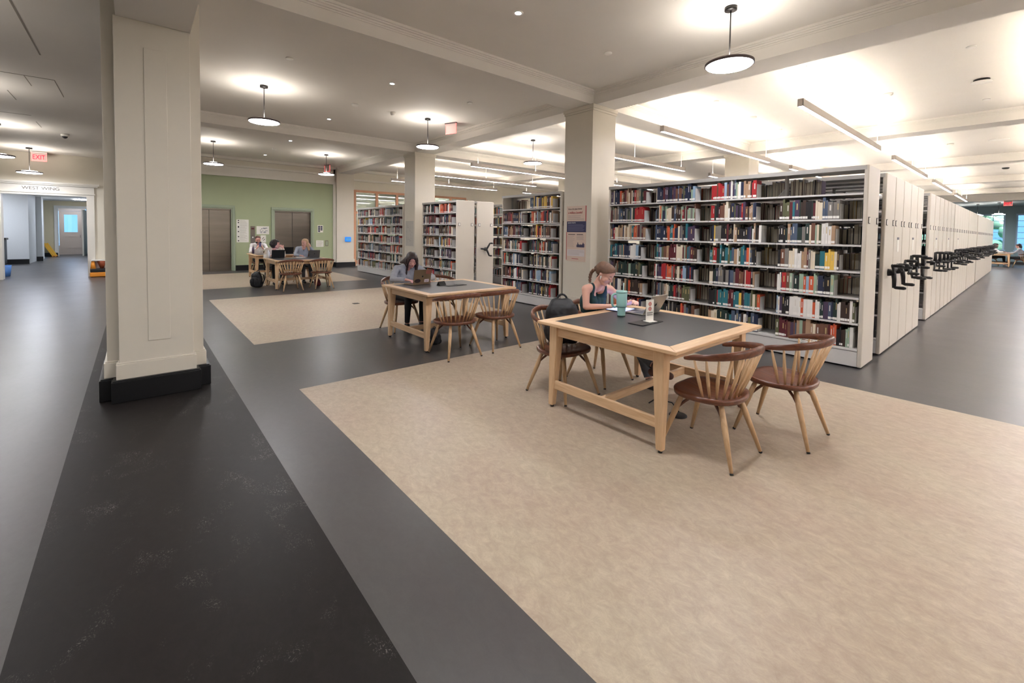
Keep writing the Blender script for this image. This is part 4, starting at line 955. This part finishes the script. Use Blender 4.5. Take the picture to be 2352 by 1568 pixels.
for s_ in ('ran', 'lan'): shoe(eD, V(PD[s_])-eD.location, V((1, 0, 0)), m_shoe)
PE = dict(pelvis=(-14.20, 3.80, .545), chest=(-14.14, 3.80, .87), neck=(-14.06, 3.81, 1.05), head=(-14.02, 3.83, 1.165), hf=(.60, -.76, -.12),
          rsh=(-14.08, 3.64, 1.01), lsh=(-14.06, 3.99, 1.02), rel=(-13.86, 3.52, .83), lel=(-13.84, 4.08, .83), rwr=(-13.66, 3.62, .82), lwr=(-13.98, 3.97, 1.08),
          rhd=(.9, .2, 0), rhn=(0, 0, -1), lhd=(-.2, -.3, .8), lhn=(-.6, -.6, .1), rcurl=.6, lcurl=.8, lts=-1,
          rhip=(-14.14, 3.71, .53), lhip=(-14.14, 3.89, .53), rkn=(-13.72, 3.70, .53), lkn=(-13.72, 3.90, .53), ran=(-13.66, 3.70, .11), lan=(-13.66, 3.90, .11), build=.88)
eE, H, mh, _ = person('blonde person in light blue sweatshirt with hand at the head, grey laptop in front', PE, m_skinA, m_hairE, [('sweatshirt', k_top, .012, m_lblue, .009), ('trousers', k_pants, .008, m_greyp, .0)], vox=.011)
hp = [(H(-.045, 0, .045), .086, H(-.0, 0, .058), .082), (H(-.07, 0, -.02), .078, H(-.06, 0, -.08), .065)]
for q in (-1, 1): hp += [(H(-.01, .068*q, .04), .035, H(-.015, .082*q, -.08), .034), (H(-.015, .082*q, -.08), .034, H(-.04, .10*q, -.22), .03)]
hairmesh('hair', hp, m_hairE, eE, .01, .006)
for s_ in ('ran', 'lan'): shoe(eE, V(PE[s_])-eE.location, V((1, 0, 0)), m_shoe)
PCc = dict(pelvis=(-17.10, 3.18, .545), chest=(-17.06, 3.17, .88), neck=(-17.0, 3.16, 1.08), head=(-16.96, 3.15, 1.20), hf=(.92, -.05, -.32),
          rsh=(-17.02, 2.97, 1.03), lsh=(-17.02, 3.36, 1.03), rel=(-16.86, 2.90, .80), lel=(-16.86, 3.44, .82), rwr=(-16.72, 3.08, .93), lwr=(-16.72, 3.24, .93),
          rhd=(.2, .3, .8), rhn=(-.4, .8, 0), lhd=(.2, -.3, .8), lhn=(-.4, -.8, 0), rcurl=1.0, lcurl=1.0, lts=-1,
          rhip=(-17.05, 3.09, .53), lhip=(-17.05, 3.27, .53), rkn=(-16.62, 3.06, .53), lkn=(-16.62, 3.30, .53), ran=(-16.56, 3.06, .11), lan=(-16.56, 3.30, .11), build=.92)
eC, H, mh, _ = person('person in white pullover and headphones round the neck, looking at a phone', PCc, m_skinB, m_hairC, [('pullover', k_top, .013, m_whitesw, .010), ('trousers', k_pants, .008, m_blackcl, .0)], vox=.011)
hairmesh('hair', [(H(-.045, 0, .05), .084, H(-.0, 0, .058), .08), (H(-.06, 0, -.0), .078, H(-.05, 0, -.03), .07)], m_hairC, eC, .01, .004)
nkc = V(PCc['neck'])-eC.location
b = MB().m(0, True); b.tube([nkc+V((.05*math.cos(a)+.02, .085*math.sin(a), .03)) for a in [x*PI/8-PI*.75 for x in range(4, 18)]], .011, 8); b.ell(nkc+V((.09, -.06, .03)), (.022, .03, .03)).ell(nkc+V((.09, .06, .03)), (.022, .03, .03)); b.build('headphones', m_blk, eC)
b = MB(); 
for q in (-1, 1): b.box(-.005, .004, -.02, .02, -.08, .08, Matrix.Translation(V(PCc['rsh' if q < 0 else 'lsh'])-eC.location+V((.075, -.03*(-q), -.10))) @ Matrix.Rotation(.1*q, 4, 'X'))
b.build('sleeve_stripe', M('purple_print', (90, 80, 130), .7), eC) if False else b.bm.free()
for s_ in ('ran', 'lan'): shoe(eC, V(PCc[s_])-eC.location, V((1, 0, 0)), m_shoe)
def seated_simple(x, y, faceright, label, top, hairm):
    s = 1 if faceright else -1
    P = dict(pelvis=(x, y, .545), chest=(x+.03*s, y, .88), neck=(x+.08*s, y, 1.06), head=(x+.12*s, y, 1.18), hf=(s, 0, -.3), rsh=(x+.06*s, y-.18*s, 1.02), lsh=(x+.06*s, y+.18*s, 1.02), rel=(x+.25*s, y-.22*s, .81), lel=(x+.25*s, y+.22*s, .81), rwr=(x+.45*s, y-.1*s, .80), lwr=(x+.45*s, y+.1*s, .80),
             rhd=(s, 0, 0), rhn=(0, 0, -1), lhd=(s, 0, 0), lhn=(0, 0, -1), lts=-1, rhip=(x+.04*s, y-.09*s, .53), lhip=(x+.04*s, y+.09*s, .53), rkn=(x+.45*s, y-.1*s, .53), lkn=(x+.45*s, y+.1*s, .53), ran=(x+.48*s, y-.1*s, .08), lan=(x+.48*s, y+.1*s, .08))
    e, H, mh, _ = person(label, P, m_skinB, hairm, [('top', k_top, .015, top, .008), ('trousers', k_pants, .008, m_blackcl, 0)], vox=.018, face=False)
    hairmesh('hair', [(H(-.045, 0, .05), .09, H(0, 0, .055), .085), (H(-.06, 0, -.02), .08, H(-.05, 0, -.1), .07)], hairm, e, .014)
seated_simple(-1.50, 38.35, True, 'tiny person in white at the far window table, left of the other', m_whitesw, m_blackh)
seated_simple(-.38, 37.1, False, 'tiny person in grey at the right end of the far window table', m_greysw, m_blackh)
# ------------------------------------------------------------------ things on and around the tables
ZTB = .7655
def laptop(x, y, rz, open_deg, shell, label, w=.30, d=.212, keys=m_blk, marks=(), group='laptops on the tables', screen=None):
    # hinge along local y at x=0, base towards -x, user sits at -x; the screen's back faces +x
    e = empty('laptop', label, 'laptop', (x, y, ZTB), rz, group)
    MB().box(-d, 0, -w/2, w/2, .002, .013).build('base', shell, e, bevel=.004)
    b = MB(); b.box(-d+.085, -.02, -w/2+.02, w/2-.02, .013, .0138); b.box(-d+.01, -d+.075, -.05, .05, .013, .0136); b.build('keyboard', keys, e)
    mx = Matrix.Translation((0, 0, .013)) @ Matrix.Rotation(math.radians(open_deg-90), 4, 'Y')
    b = MB(); b.box(-.003, .004, -w/2, w/2, 0, d, mx); lid = b.build('screen_lid', shell, e, bevel=.002)
    MB().box(-.0036, -.003, -w/2+.008, w/2-.008, .008, d-.008, mx).build('screen', screen or glow('screen_glow', (150, 170, 235), .35), lid)
    return e, mx, lid
m_silver = M('silver_shell', (176, 172, 164), .35, metal=.6); m_copper = M('tan_shell', (134, 112, 88), .4, metal=.5); m_spacegrey = M('grey_shell', (92, 92, 94), .4, metal=.5)
def fruit(b, mx, y, z, r, x=.0045):
    pts = [(x, y+r*math.cos(a)*(1-.12*max(0, math.sin(a))**6), z+r*.95*math.sin(a)*(1-.12*abs(math.cos(a))**.5*0)) for a in [2*PI*k/20 for k in range(20)]]
    b.poly(pts, (.0006, 0, 0), mx); b.poly([(x, y+r*.0, z+r*1.1), (x, y+r*.5, z+r*1.35), (x, y+r*.45, z+r*1.7), (x, y+r*.05, z+r*1.4)], (.0006, 0, 0), mx)
eL, mx, lid = laptop(-2.445, 3.915, .02, 118, m_silver, 'open silver laptop on the nearest table, right of the mint tumbler', keys=M('keyboard_grey', (84, 84, 90), .5))
b = MB(); fruit(b, mx, 0, .10, .017); b.build('lid_logo', m_ink, lid)
eL, mx, lid = laptop(-5.88, 3.24, .16, 100, m_copper, 'open brown laptop with stickers on the second table', w=.32, d=.22)
b = MB(); fruit(b, mx, 0, .115, .014); b.build('lid_logo', m_ink, lid)
b = MB().m(0); b.poly([(.0045, -.085+.055*math.cos(a), .052+.03*math.sin(a)) for a in [2*PI*k/24 for k in range(24)]], (.0006, 0, 0), mx); b.build('oval_sticker', M('sticker_black', (40, 24, 26), .5), lid)
MB().box(.0045, .0051, .04, .125, .025, .07, mx).m(1).box(.005, .0054, .055, .11, .045, .05, mx).box(.005, .0054, .06, .10, .035, .038, mx).build('white_sticker', [M('sticker_white', (206, 190, 196), .5), m_ink], lid)
MB().box(.0045, .0050, .055, .15, .15, .21, mx).build('red_sticker', M('sticker_red', (132, 78, 66), .5), lid)
eL, mx, lid = laptop(-13.63, 3.02, 0, 105, m_blk, 'open black laptop on the far table, left of the grey one', w=.33, d=.225)
eL, mx, lid = laptop(-13.45, 3.93, .0, 103, m_spacegrey, 'open grey laptop on the far table in front of the blonde person', w=.30, d=.21)
b = MB(); fruit(b, mx, 0, .10, .014); b.build('lid_logo', m_ink, lid)
laptop(-16.0, 3.86, 0, 105, m_blk, 'black laptop on the farthest table, behind the dark-haired person')
# tablet with lit page
e = empty('tablet', 'lit tablet lying in front of the person in the green tank top', 'tablet', (-2.79, 3.86, ZTB+.003), .12)
MB().box(-.09, .125, -.125, .125, 0, .007).build('tablet_case', m_spacegrey, e, bevel=.003); MB().box(-.082, .117, -.117, .117, .007, .0078).build('screen', glow('tablet_screen', (150, 172, 255), .55), e)
e = empty('stylus', 'white stylus held upright in the hand by the mint tumbler', 'stylus', (-2.69, 3.775, ZTB+.03))
MB().m(0, True).tube([(0, 0, 0), (-.01, -.01, .012), (-.045, -.03, .10)], [.001, .004, .0042], 8).build('stylus_body', m_white, e)
# tumbler
e = empty('tumbler', 'large mint green handled tumbler with straw on the nearest table', 'tumbler', (-2.555, 3.575, ZTB))
m_mint = M('mint_enamel', (152, 196, 190), .4); m_mintd = M('dark_mint_ring', (92, 128, 120), .5)
MB().m(0, True).lathe([(0, 0), (.034, 0), (.036, .006), (.036, .012), (.0365, .016), (.041, .085), (.0415, .09), (.048, .098), (.0495, .11), (.052, .225), (.050, .228), (0, .228)], n=32).build('cup', m_mint, e)
MB().m(0, True).lathe([(0, -.0), (.0372, .0), (.0375, .011), (.036, .012)], n=28).build('boot', M('dark_mint_boot', (60, 92, 86), .6), e)
MB().m(0, True).lathe([(.0418, .088), (.0455, .093), (.0478, .0965), (.042, .091)], n=28).build('step_ring', m_mintd, e)  # darker mint band at the cup's step
MB().m(0, True).lathe([(.049, .226), (.054, .228), (.054, .242), (.050, .247), (0, .247)], n=32).build('lid', m_mint, e)
hdm = Matrix.Rotation(-2.35, 4, 'Z')
MB().m(0, True).tube([hdm @ V(p) for p in ((.048, 0, .215), (.072, 0, .214), (.088, 0, .20), (.092, 0, .17), (.090, 0, .12), (.082, 0, .097), (.066, 0, .088), (.046, 0, .096))], [(.008, .011)]*8, 10).build('handle', m_mint, e)
MB().m(0, True).tube([(.012, .008, .24), (.014, .01, .325)], .0052, 10).build('straw', M('pale_mint_straw', (200, 228, 222), .4), e)
# power hatch, sign
def hatch(x, y, rz, label, up=False):
    e = empty('power_hatch', label, 'power outlet', (x, y, ZTB), rz, 'table power outlets')
    MB().box(-.075, .075, -.165, .165, .001, .006).build('cover_plate', m_dark, e, bevel=.002); MB().box(-.06, .06, .02, .13, .006, .009).build('socket_lid', m_blk, e)
    return e
hatch(-2.235, 3.50, .0, 'dark power hatch in the nearest tabletop, under the white sign'); hatch(-5.56, 3.62, 0, 'dark power hatch in the middle of the second tabletop')
e = empty('table_sign', 'small white sign stand with red round emblem on the nearest table', 'sign', (-2.225, 3.54, ZTB+.009), -.22)
m_red = M('emblem_red', (196, 92, 84), .5)
MB().box(-.03, .05, -.048, .048, 0, .003).build('sign_base', m_white, e)
b = MB(); b.box(0, .004, -.046, .046, .002, .196); pn = b.build('sign_panel', m_white, e)
b = MB(); cz = .135
for zc, fl_ in ((cz+.022, 1), (cz-.022, -1)):
    b.poly([(.0042, .019*math.cos(a), zc+.019*math.sin(a)) for a in [2*PI*k/20 for k in range(20)]], (.0006, 0, 0))
b.build('emblem', m_red, pn)
b = MB()
for zc in (cz+.022, cz-.022):
    for k in (-1, 0, 1): b.box(.0049, .0052, -.013, .013, zc+k*.009-.0012, zc+k*.009+.0012)
b.build('emblem_lines', m_white, pn)
b = MB(); r_ = random.Random(9)
for z_ in (.078, .060):
    for rr in (0, 1):
        y_ = -.036
        while y_ < .03: w_ = r_.uniform(.004, .009); b.box(.0042, .0048, y_, y_+w_, z_-rr*.006, z_-rr*.006+.004); y_ += w_+.002
b.build('printed_lines', m_ink, pn)
# backpack helper
def backpack(x, y, z, rz, sc, mat, label, group=None):
    e = empty('backpack', label, 'backpack', (x, y, z), rz, group)
    bm = bmesh.new()
    def c(a, ra, b_, rb_): cap_geo(bm, V(a)*sc, ra*sc, V(b_)*sc, rb_*sc)
    for yy in (-.09, 0, .09): c((0, yy, .10), .095, (0, yy*.8, .34), .085)
    for yy in (-.08, .08): c((.06, yy, .09), .07, (.07, yy, .22), .06)
    c((-.02, -.06, .40), .06, (-.02, .06, .40), .06); c((.07, -.05, .26), .045, (.07, .05, .26), .045)
    me = remeshed(bm, .012, 3)
    for v in me.vertices: v.co += v.normal*(.016*noise.noise(v.co*9)+.010*abs(noise.noise(v.co*24)))
    mnz = min(v.co.z for v in me.vertices)
    for v in me.vertices: v.co.z -= mnz
    meshobj('bag_body', me, mat, e)
    MB().m(0, True).tube([V((-.05, .055*math.cos(a_), .42+.075*math.sin(a_)))*sc for a_ in [PI*k/8 for k in range(9)]], .011*sc, 8).build('top_handle', mat, e)
    MB().m(0, True).tube([V((.09, -.13, .27))*sc, V((.13, 0, .31))*sc, V((.09, .13, .27))*sc], .005*sc, 6).build('zip', m_dark, e)
    for q in (-1, 1): MB().m(0, True).tube([V((-.07, .07*q, .40))*sc, V((-.15, .09*q, .36))*sc, V((-.17, .10*q, .22))*sc, V((-.09, .11*q, .05))*sc], [(.006*sc, .024*sc)]*4, 8, up=(0, 1, 0)).build('strap', mat, e)
    return e
m_bag = M('black_nylon', (20, 20, 24), .55, noise_amt=.2, nscale=30, bump=.15)
backpack(-3.02, 3.24, .46, -.75, .98, m_bag, 'large black backpack standing on the chair at the left of the nearest table')
backpack(-13.45, 2.46, 0, -1.0, .92, m_bag, 'black backpack on the floor left of the far table')
backpack(-12.90, 3.86, .0, .3, .46, M('dark_red_nylon', (96, 26, 38), .6), 'dark red bag on the floor under the far table')
backpack(-5.30, 3.14, 0, .4, .5, m_bag, 'black bag on the floor under the second table')
# small things on the second and far tables
e = empty('phone_stand', 'black folded phone stand beside the brown laptop', 'stand', (-5.66, 3.44, ZTB), .2)
b = MB(); b.poly([(-.03, -.06, 0), (.05, -.06, 0), (.0, -.055, .06)], (0, .125, 0)); b.build('stand_body', m_blk, e)
o = MB().box(-.03, .03, -.05, .05, 0, .10).build('paper_bag', m_white, loc=(-13.80, 2.745, ZTB)); tag(o, 'small white bag on the far table, left of the black laptop', 'bag')
o = MB().m(0, True).lathe([(0, 0), (.036, 0), (.037, .16), (.022, .19), (.022, .22), (0, .22)], n=20).build('water_bottle', m_white, loc=(-13.70, 2.79, ZTB)); tag(o, 'white water bottle on the near-left corner of the far table', 'bottle')
o = MB().m(0, True).lathe([(0, 0), (.034, 0), (.034, .17), (.02, .19), (.02, .21), (0, .21)], n=20).build('water_bottle', M('purple_bottle', (72, 58, 84), .4), loc=(-16.50, 2.92, ZTB)); tag(o, 'dark purple water bottle on the farthest table, beside the white pullover', 'bottle')
o = MB().box(-.05, .05, -.12, .12, 0, .02).build('papers', m_white, loc=(-13.60, 3.60, ZTB)); tag(o, 'white papers between the two laptops on the far table', 'papers')
e = empty('phone', 'phone held up by the person in the white pullover', 'phone', (-16.66, 3.16, .98), 0)
MB().box(-.004, .004, -.036, .036, 0, .145, Matrix.Rotation(-.4, 4, 'Y')).build('phone_body', M('phone_case', (70, 66, 100), .4), e)
o = MB().m(0, True).lathe([(0, 0), (.075, 0), (.075, .006), (.06, .012), (0, .012)], n=24).build('floor_outlet', m_dark, loc=(-1.93, 3.55, .001)); tag(o, 'round dark floor outlet cover beneath the nearest table', 'floor outlet')
o = MB().box(-.06, .06, -.06, .06, 0, .006).build('floor_outlet', m_dark, loc=(-9.33, 3.57, .001)); tag(o, 'flat dark floor outlet cover in the middle pale floor patch', 'floor outlet')
o = MB().m(0, True).tube([(-1.95, 3.60, .012), (-2.1, 3.75, .012), (-2.25, 3.72, .012), (-2.22, 3.56, .02)], .006, 6).build('power_cable', m_blk); tag(o, 'black power cable on the floor beneath the nearest table', 'cable')
# ------------------------------------------------------------------ notices and posters
def poster_lines(b, w, z0, z1, n, x0=.1, x1=.9, face='x', dx=.001, h=.35, seed=0):
    r = random.Random(seed); st = (z1-z0)/n
    for k in range(n):
        z = z0+st*(k+.5); a = x0*w; c = w*(x1-r.uniform(0, .25))
        if face == 'x': b.box(dx, dx+.0006, a, c, z-st*h/2, z+st*h/2)
        else: b.box(a, c, -dx-.0006, -dx, z-st*h/2, z+st*h/2)
def poster_main():
    # on the -y face of the nearest column
    x0, w, z0, h = -5.985, .50, 1.02, 1.07; yf = 6.85-.345
    e = empty('poster', 'tall pink and navy library poster on the nearest column', 'poster', (x0, yf-.004, z0))
    m_pk = M('poster_pink', (214, 192, 176), .5); m_nv = M('poster_navy', (44, 44, 84), .5); m_rd = M('poster_red', (176, 52, 58), .5); m_gy = M('poster_grey', (176, 160, 156), .6); m_pl = M('poster_pale', (214, 206, 206), .5)
    MB().box(0, w, 0, .004, 0, h).build('poster_sheet', m_pk, e)
    MB().box(.01, w, -.001, 0, .565, .775).build('navy_band', m_nv, e)
    b = MB(); b.box(w-.02, w, -.001, 0, .775, h); b.box(-.0, .014, -.001, 0, .02, .565); b.build('red_edge', m_rd, e)
    MB().box(.03, w-.03, -.001, 0, .10, .23).build('pale_panel', m_pl, e)
    textobj('heading', 'How do you move', .046, m_ink, (.04, -.002, 1.0), FACE_NY, e, .0004)
    textobj('heading', 'a million books?', .062, m_rd, (.04, -.002, .925), FACE_NY, e, .0008, sx=.92)
    textobj('heading', 'QUICK FACTS', .032, m_white, (.035, -.002, .735), FACE_NY, e, .0004)
    b = MB(); poster_lines(b, w, .80, .90, 3, .08, .92, 'y', .001, .3, 1); poster_lines(b, w, .12, .22, 4, .10, .92, 'y', .0018, .22, 2)
    poster_lines(b, w*.46, .27, .50, 9, .12, .95, 'y', .001, .25, 3); b2 = b
    for k in range(5): b.box(w*.53, w*.9-.02*(k % 2), -.0016, -.001, .42+.018*k, .426+.018*k)
    b.build('body_text', m_gy, e)
    b = MB(); poster_lines(b, w, .585, .72, 6, .08, .94, 'y', .0015, .28, 4); b.build('body_text', M('navy_text', (120, 120, 150), .6), e)
    b = MB(); b.box(.05, .23, -.0018, -.001, .515, .527); b.box(.27, .43, -.0018, -.001, .515, .527); b.build('subheads', m_ink, e)
    b = MB(); bx = .27
    for k, hh in enumerate((.05, .09, .06, .05, .06, .05, .06, .09, .07)): b.box(bx, bx+.018, -.002, -.001, .275, .275+hh); bx += .022
    b.build('book_drawing', m_nv, e); MB().box(.15, .32, -.0018, -.001, .045, .055).build('footer', m_rd, e)
poster_main()
e = empty('notice', 'grey line-drawn floor plan sheet on the second column', 'notice', (-12.84, 6.501, 1.10)); MB().box(0, .52, 0, .004, 0, .78).build('sheet', M('plan_sheet', (190, 186, 178), .6), e)
b = MB(); r_ = random.Random(5)
for k in range(14): xx, zz = r_.uniform(.05, .38), r_.uniform(.08, .6); b.box(xx, xx+r_.uniform(.03, .1), -.001, 0, zz, zz+.006); b.box(xx, xx+.005, -.001, 0, zz, zz+r_.uniform(.03, .1))
b.build('drawing', M('plan_ink', (140, 138, 136), .6), e)
def wall_notice(y0, y1, z0, z1, label, draw, mat=m_card, name='notice', cat='notice'):
    e = empty(name, label, cat, (XW-.02, y0, z0)); MB().box(0, .006, 0, y1-y0, 0, z1-z0).build('sheet', mat, e, bevel=0); draw(e, y1-y0, z1-z0)
def dr_dir(e, w, h):
    b = MB()
    for k, z in enumerate((.95, .86, .69, .66, .47, .25, .07)): b.box(.006, .007, .04, .085, z*h-.018, z*h+.018)
    b.build('floor_numbers', m_ink, e); b = MB(); poster_lines(b, w, .05*h, .97*h, 20, .27, .9, 'x', .006, .2, 8); b.build('directory_text', M('pale_text', (170, 165, 156), .6), e)
wall_notice(2.88, 3.28, 1.06, 1.92, 'tall white floor directory on the green wall between the elevators', dr_dir)
def dr_map(e, w, h):
    b = MB(); r = random.Random(3)
    for k in range(16): yy, zz = r.uniform(.04, w-.09), r.uniform(.04, h-.08); b.box(.006, .007, yy, yy+r.uniform(.02, .07), zz, zz+r.uniform(.015, .04))
    b.build('map_blocks', M('map_grey', (150, 152, 160), .6), e)
wall_notice(3.54, 3.97, 1.37, 1.68, 'white map sheet on the green wall beside the right elevator', dr_map)
def dr_stairs(e, w, h):
    b = MB(); b.poly([(.006, .03, .12), (.006, .05, .12), (.006, .12, .20), (.006, .105, .21)], (.001, 0, 0)); b.poly([(.006, .07, .07), (.006, .09, .07), (.006, .15, .13), (.006, .14, .15)], (.001, 0, 0)); b.build('symbol', m_ink, e)
wall_notice(3.68, 3.86, 1.05, 1.33, 'small white sheet with black symbol, below the map sheet', dr_stairs)
def dr_qr(e, w, h):
    b = MB()
    for a in range(2):
        for c in range(4):
            if (a, c) != (1, 0): b.box(.006, .007, .02+a*.095, .02+a*.095+.08, .02+c*.066, .02+c*.066+.055)
    b.build('dark_tiles', M('tile_navy', (54, 56, 84), .6), e)
wall_notice(5.78, 6.0, 1.46, 1.76, 'small sheet with dark tile pattern, right of the right elevator', dr_qr)
def dr_txt(e, w, h): b = MB(); poster_lines(b, w, .03, h-.03, 6, .12, .9, 'x', .006, .2, 6); b.build('text', M('pale_text2', (170, 160, 140), .6), e)
wall_notice(5.72, 6.02, .86, 1.13, 'small cream text sheet, low right of the right elevator', dr_txt)
def dr_call(e, w, h):
    MB().box(.006, .012, w/2-.025, w/2+.025, h*.35, h*.42).build('call_button', m_white, e); MB().box(.006, .010, .03, w-.03, h*.82, h*.90).build('indicator', M('dark_red_led', (90, 30, 34), .4), e)
wall_notice(3.335, 3.49, .98, 1.68, 'brushed steel elevator call panel between notices on the green wall', dr_call, m_steel, 'call_panel', 'call panel')
def dr_none(e, w, h): MB().box(.006, .010, .02, w-.02, .03, h-.03).build('switch', m_greent, e)
wall_notice(6.09, 6.21, .89, 1.13, 'small steel wall plate at the right edge of the green wall', dr_none, m_steel, 'wall_plate', 'plate')
e = empty('dispenser', 'bright blue box on the cream pilaster right of the green wall', 'box', (XW+.2, 6.83, 1.08)); MB().box(0, .07, 0, .25, 0, .2).build('housing', M('bright_blue_plastic', (30, 140, 226), .4, emit=(20, 120, 240), estr=.12), e, bevel=.02, seg=3); MB().box(.07, .074, .04, .21, .05, .15).build('front_panel', M('lighter_blue', (90, 176, 240), .4), e)
# ------------------------------------------------------------------ the left end: cones tray, bin, boards
e = empty('cone_cart', 'low orange tray holding upturned cones beside the wing entrance', 'cone tray', (-19.05, -.83, 0)); m_or = M('safety_orange', (236, 150, 44), .5); m_brn = M('dark_orange', (150, 70, 34), .6)
MB().box(-.2, .2, -.27, .27, .015, .15).build('tray', m_or, e, bevel=.02); MB().box(-.19, .19, -.26, .26, .15, .26).build('mat', m_blk, e, bevel=.02)
for yy, mt in ((-.2, m_or), (.22, m_or)): MB().m(0, True).tube([(0, yy, .22), (0, yy*1.02, .50)], [.075, .035], 12).build('cone', mt, e)
MB().m(0, True).tube([(-.05, .0, .26), (-.05, 0, .50)], [.04, .12], 14).build('upturned_cone', m_brn, e)
MB().box(-.17, -.15, -.2, .2, .26, .50).build('back_plate', M('pale_pink_plastic', (214, 190, 180), .5), e)
MB().box(-.19, .06, -.24, .26, .50, .53).build('top_shelf', m_white, e)
for k, (yy, a) in enumerate(((-3.32, .0), (-3.22, .12))):
    e = empty('wet_floor_sign', 'folded yellow floor sign leaning on the end wall, %s one' % ('left' if k == 0 else 'right'), 'floor sign', (-32.62+.0*k, yy+.10, .012), 0, 'yellow floor signs')
    mx = Matrix.Rotation(.5, 4, 'X') @ Matrix.Rotation(-.30, 4, 'Y')
    MB().box(-.02, .02, -.05, .05, .03, .82, mx).build('board', M('safety_yellow', (236, 180, 60), .5), e, bevel=.01)
    MB().box(-.03, .03, -.055, .055, .02, .06, mx).build('foot', m_or, e)
e = empty('recycling_bin', 'dark grey bin just inside the wing entrance, left edge', 'bin', (-25.9, -3.98, 0)); MB().box(-.2, .2, -.28, .12, .1, 1.02).build('bin_body', M('bin_grey', (64, 72, 78), .5), e, bevel=.02); MB().box(-.22, .22, -.30, .16, 1.02, 1.1).build('bin_lid', m_dark, e, bevel=.015); MB().box(-.16, .16, -.2, .1, 0, .1).build('bin_base', m_blk, e)
e = empty('blue_bin', 'small blue bin behind the left portal post', 'bin', (-20.6, -3.10, 0)); MB().m(0, True).lathe([(0, 0), (.11, 0), (.14, .34), (.13, .34), (.10, .02)], n=20).build('bin_body', M('bin_blue', (90, 140, 210), .5), e)
for q, z0, z1, l, mt in ((0, 1.95, 2.35, 'small brown framed board inside the wing entrance, left edge', M('board_brown', (170, 120, 104), .6)), (1, 1.3, 1.9, 'white dotted notice below the brown board', m_card)):
    e = empty('notice_board' if q == 0 else 'notice', l, 'notice', (-24.0, -3.86, z0)); MB().box(-.25, .25, -.02, .0, 0, z1-z0).build('board', mt, e)
struct(MB().box(-24.3, -23.7, -6, -3.88, 0, 2.9).build('wall_wing_pier', m_wall))
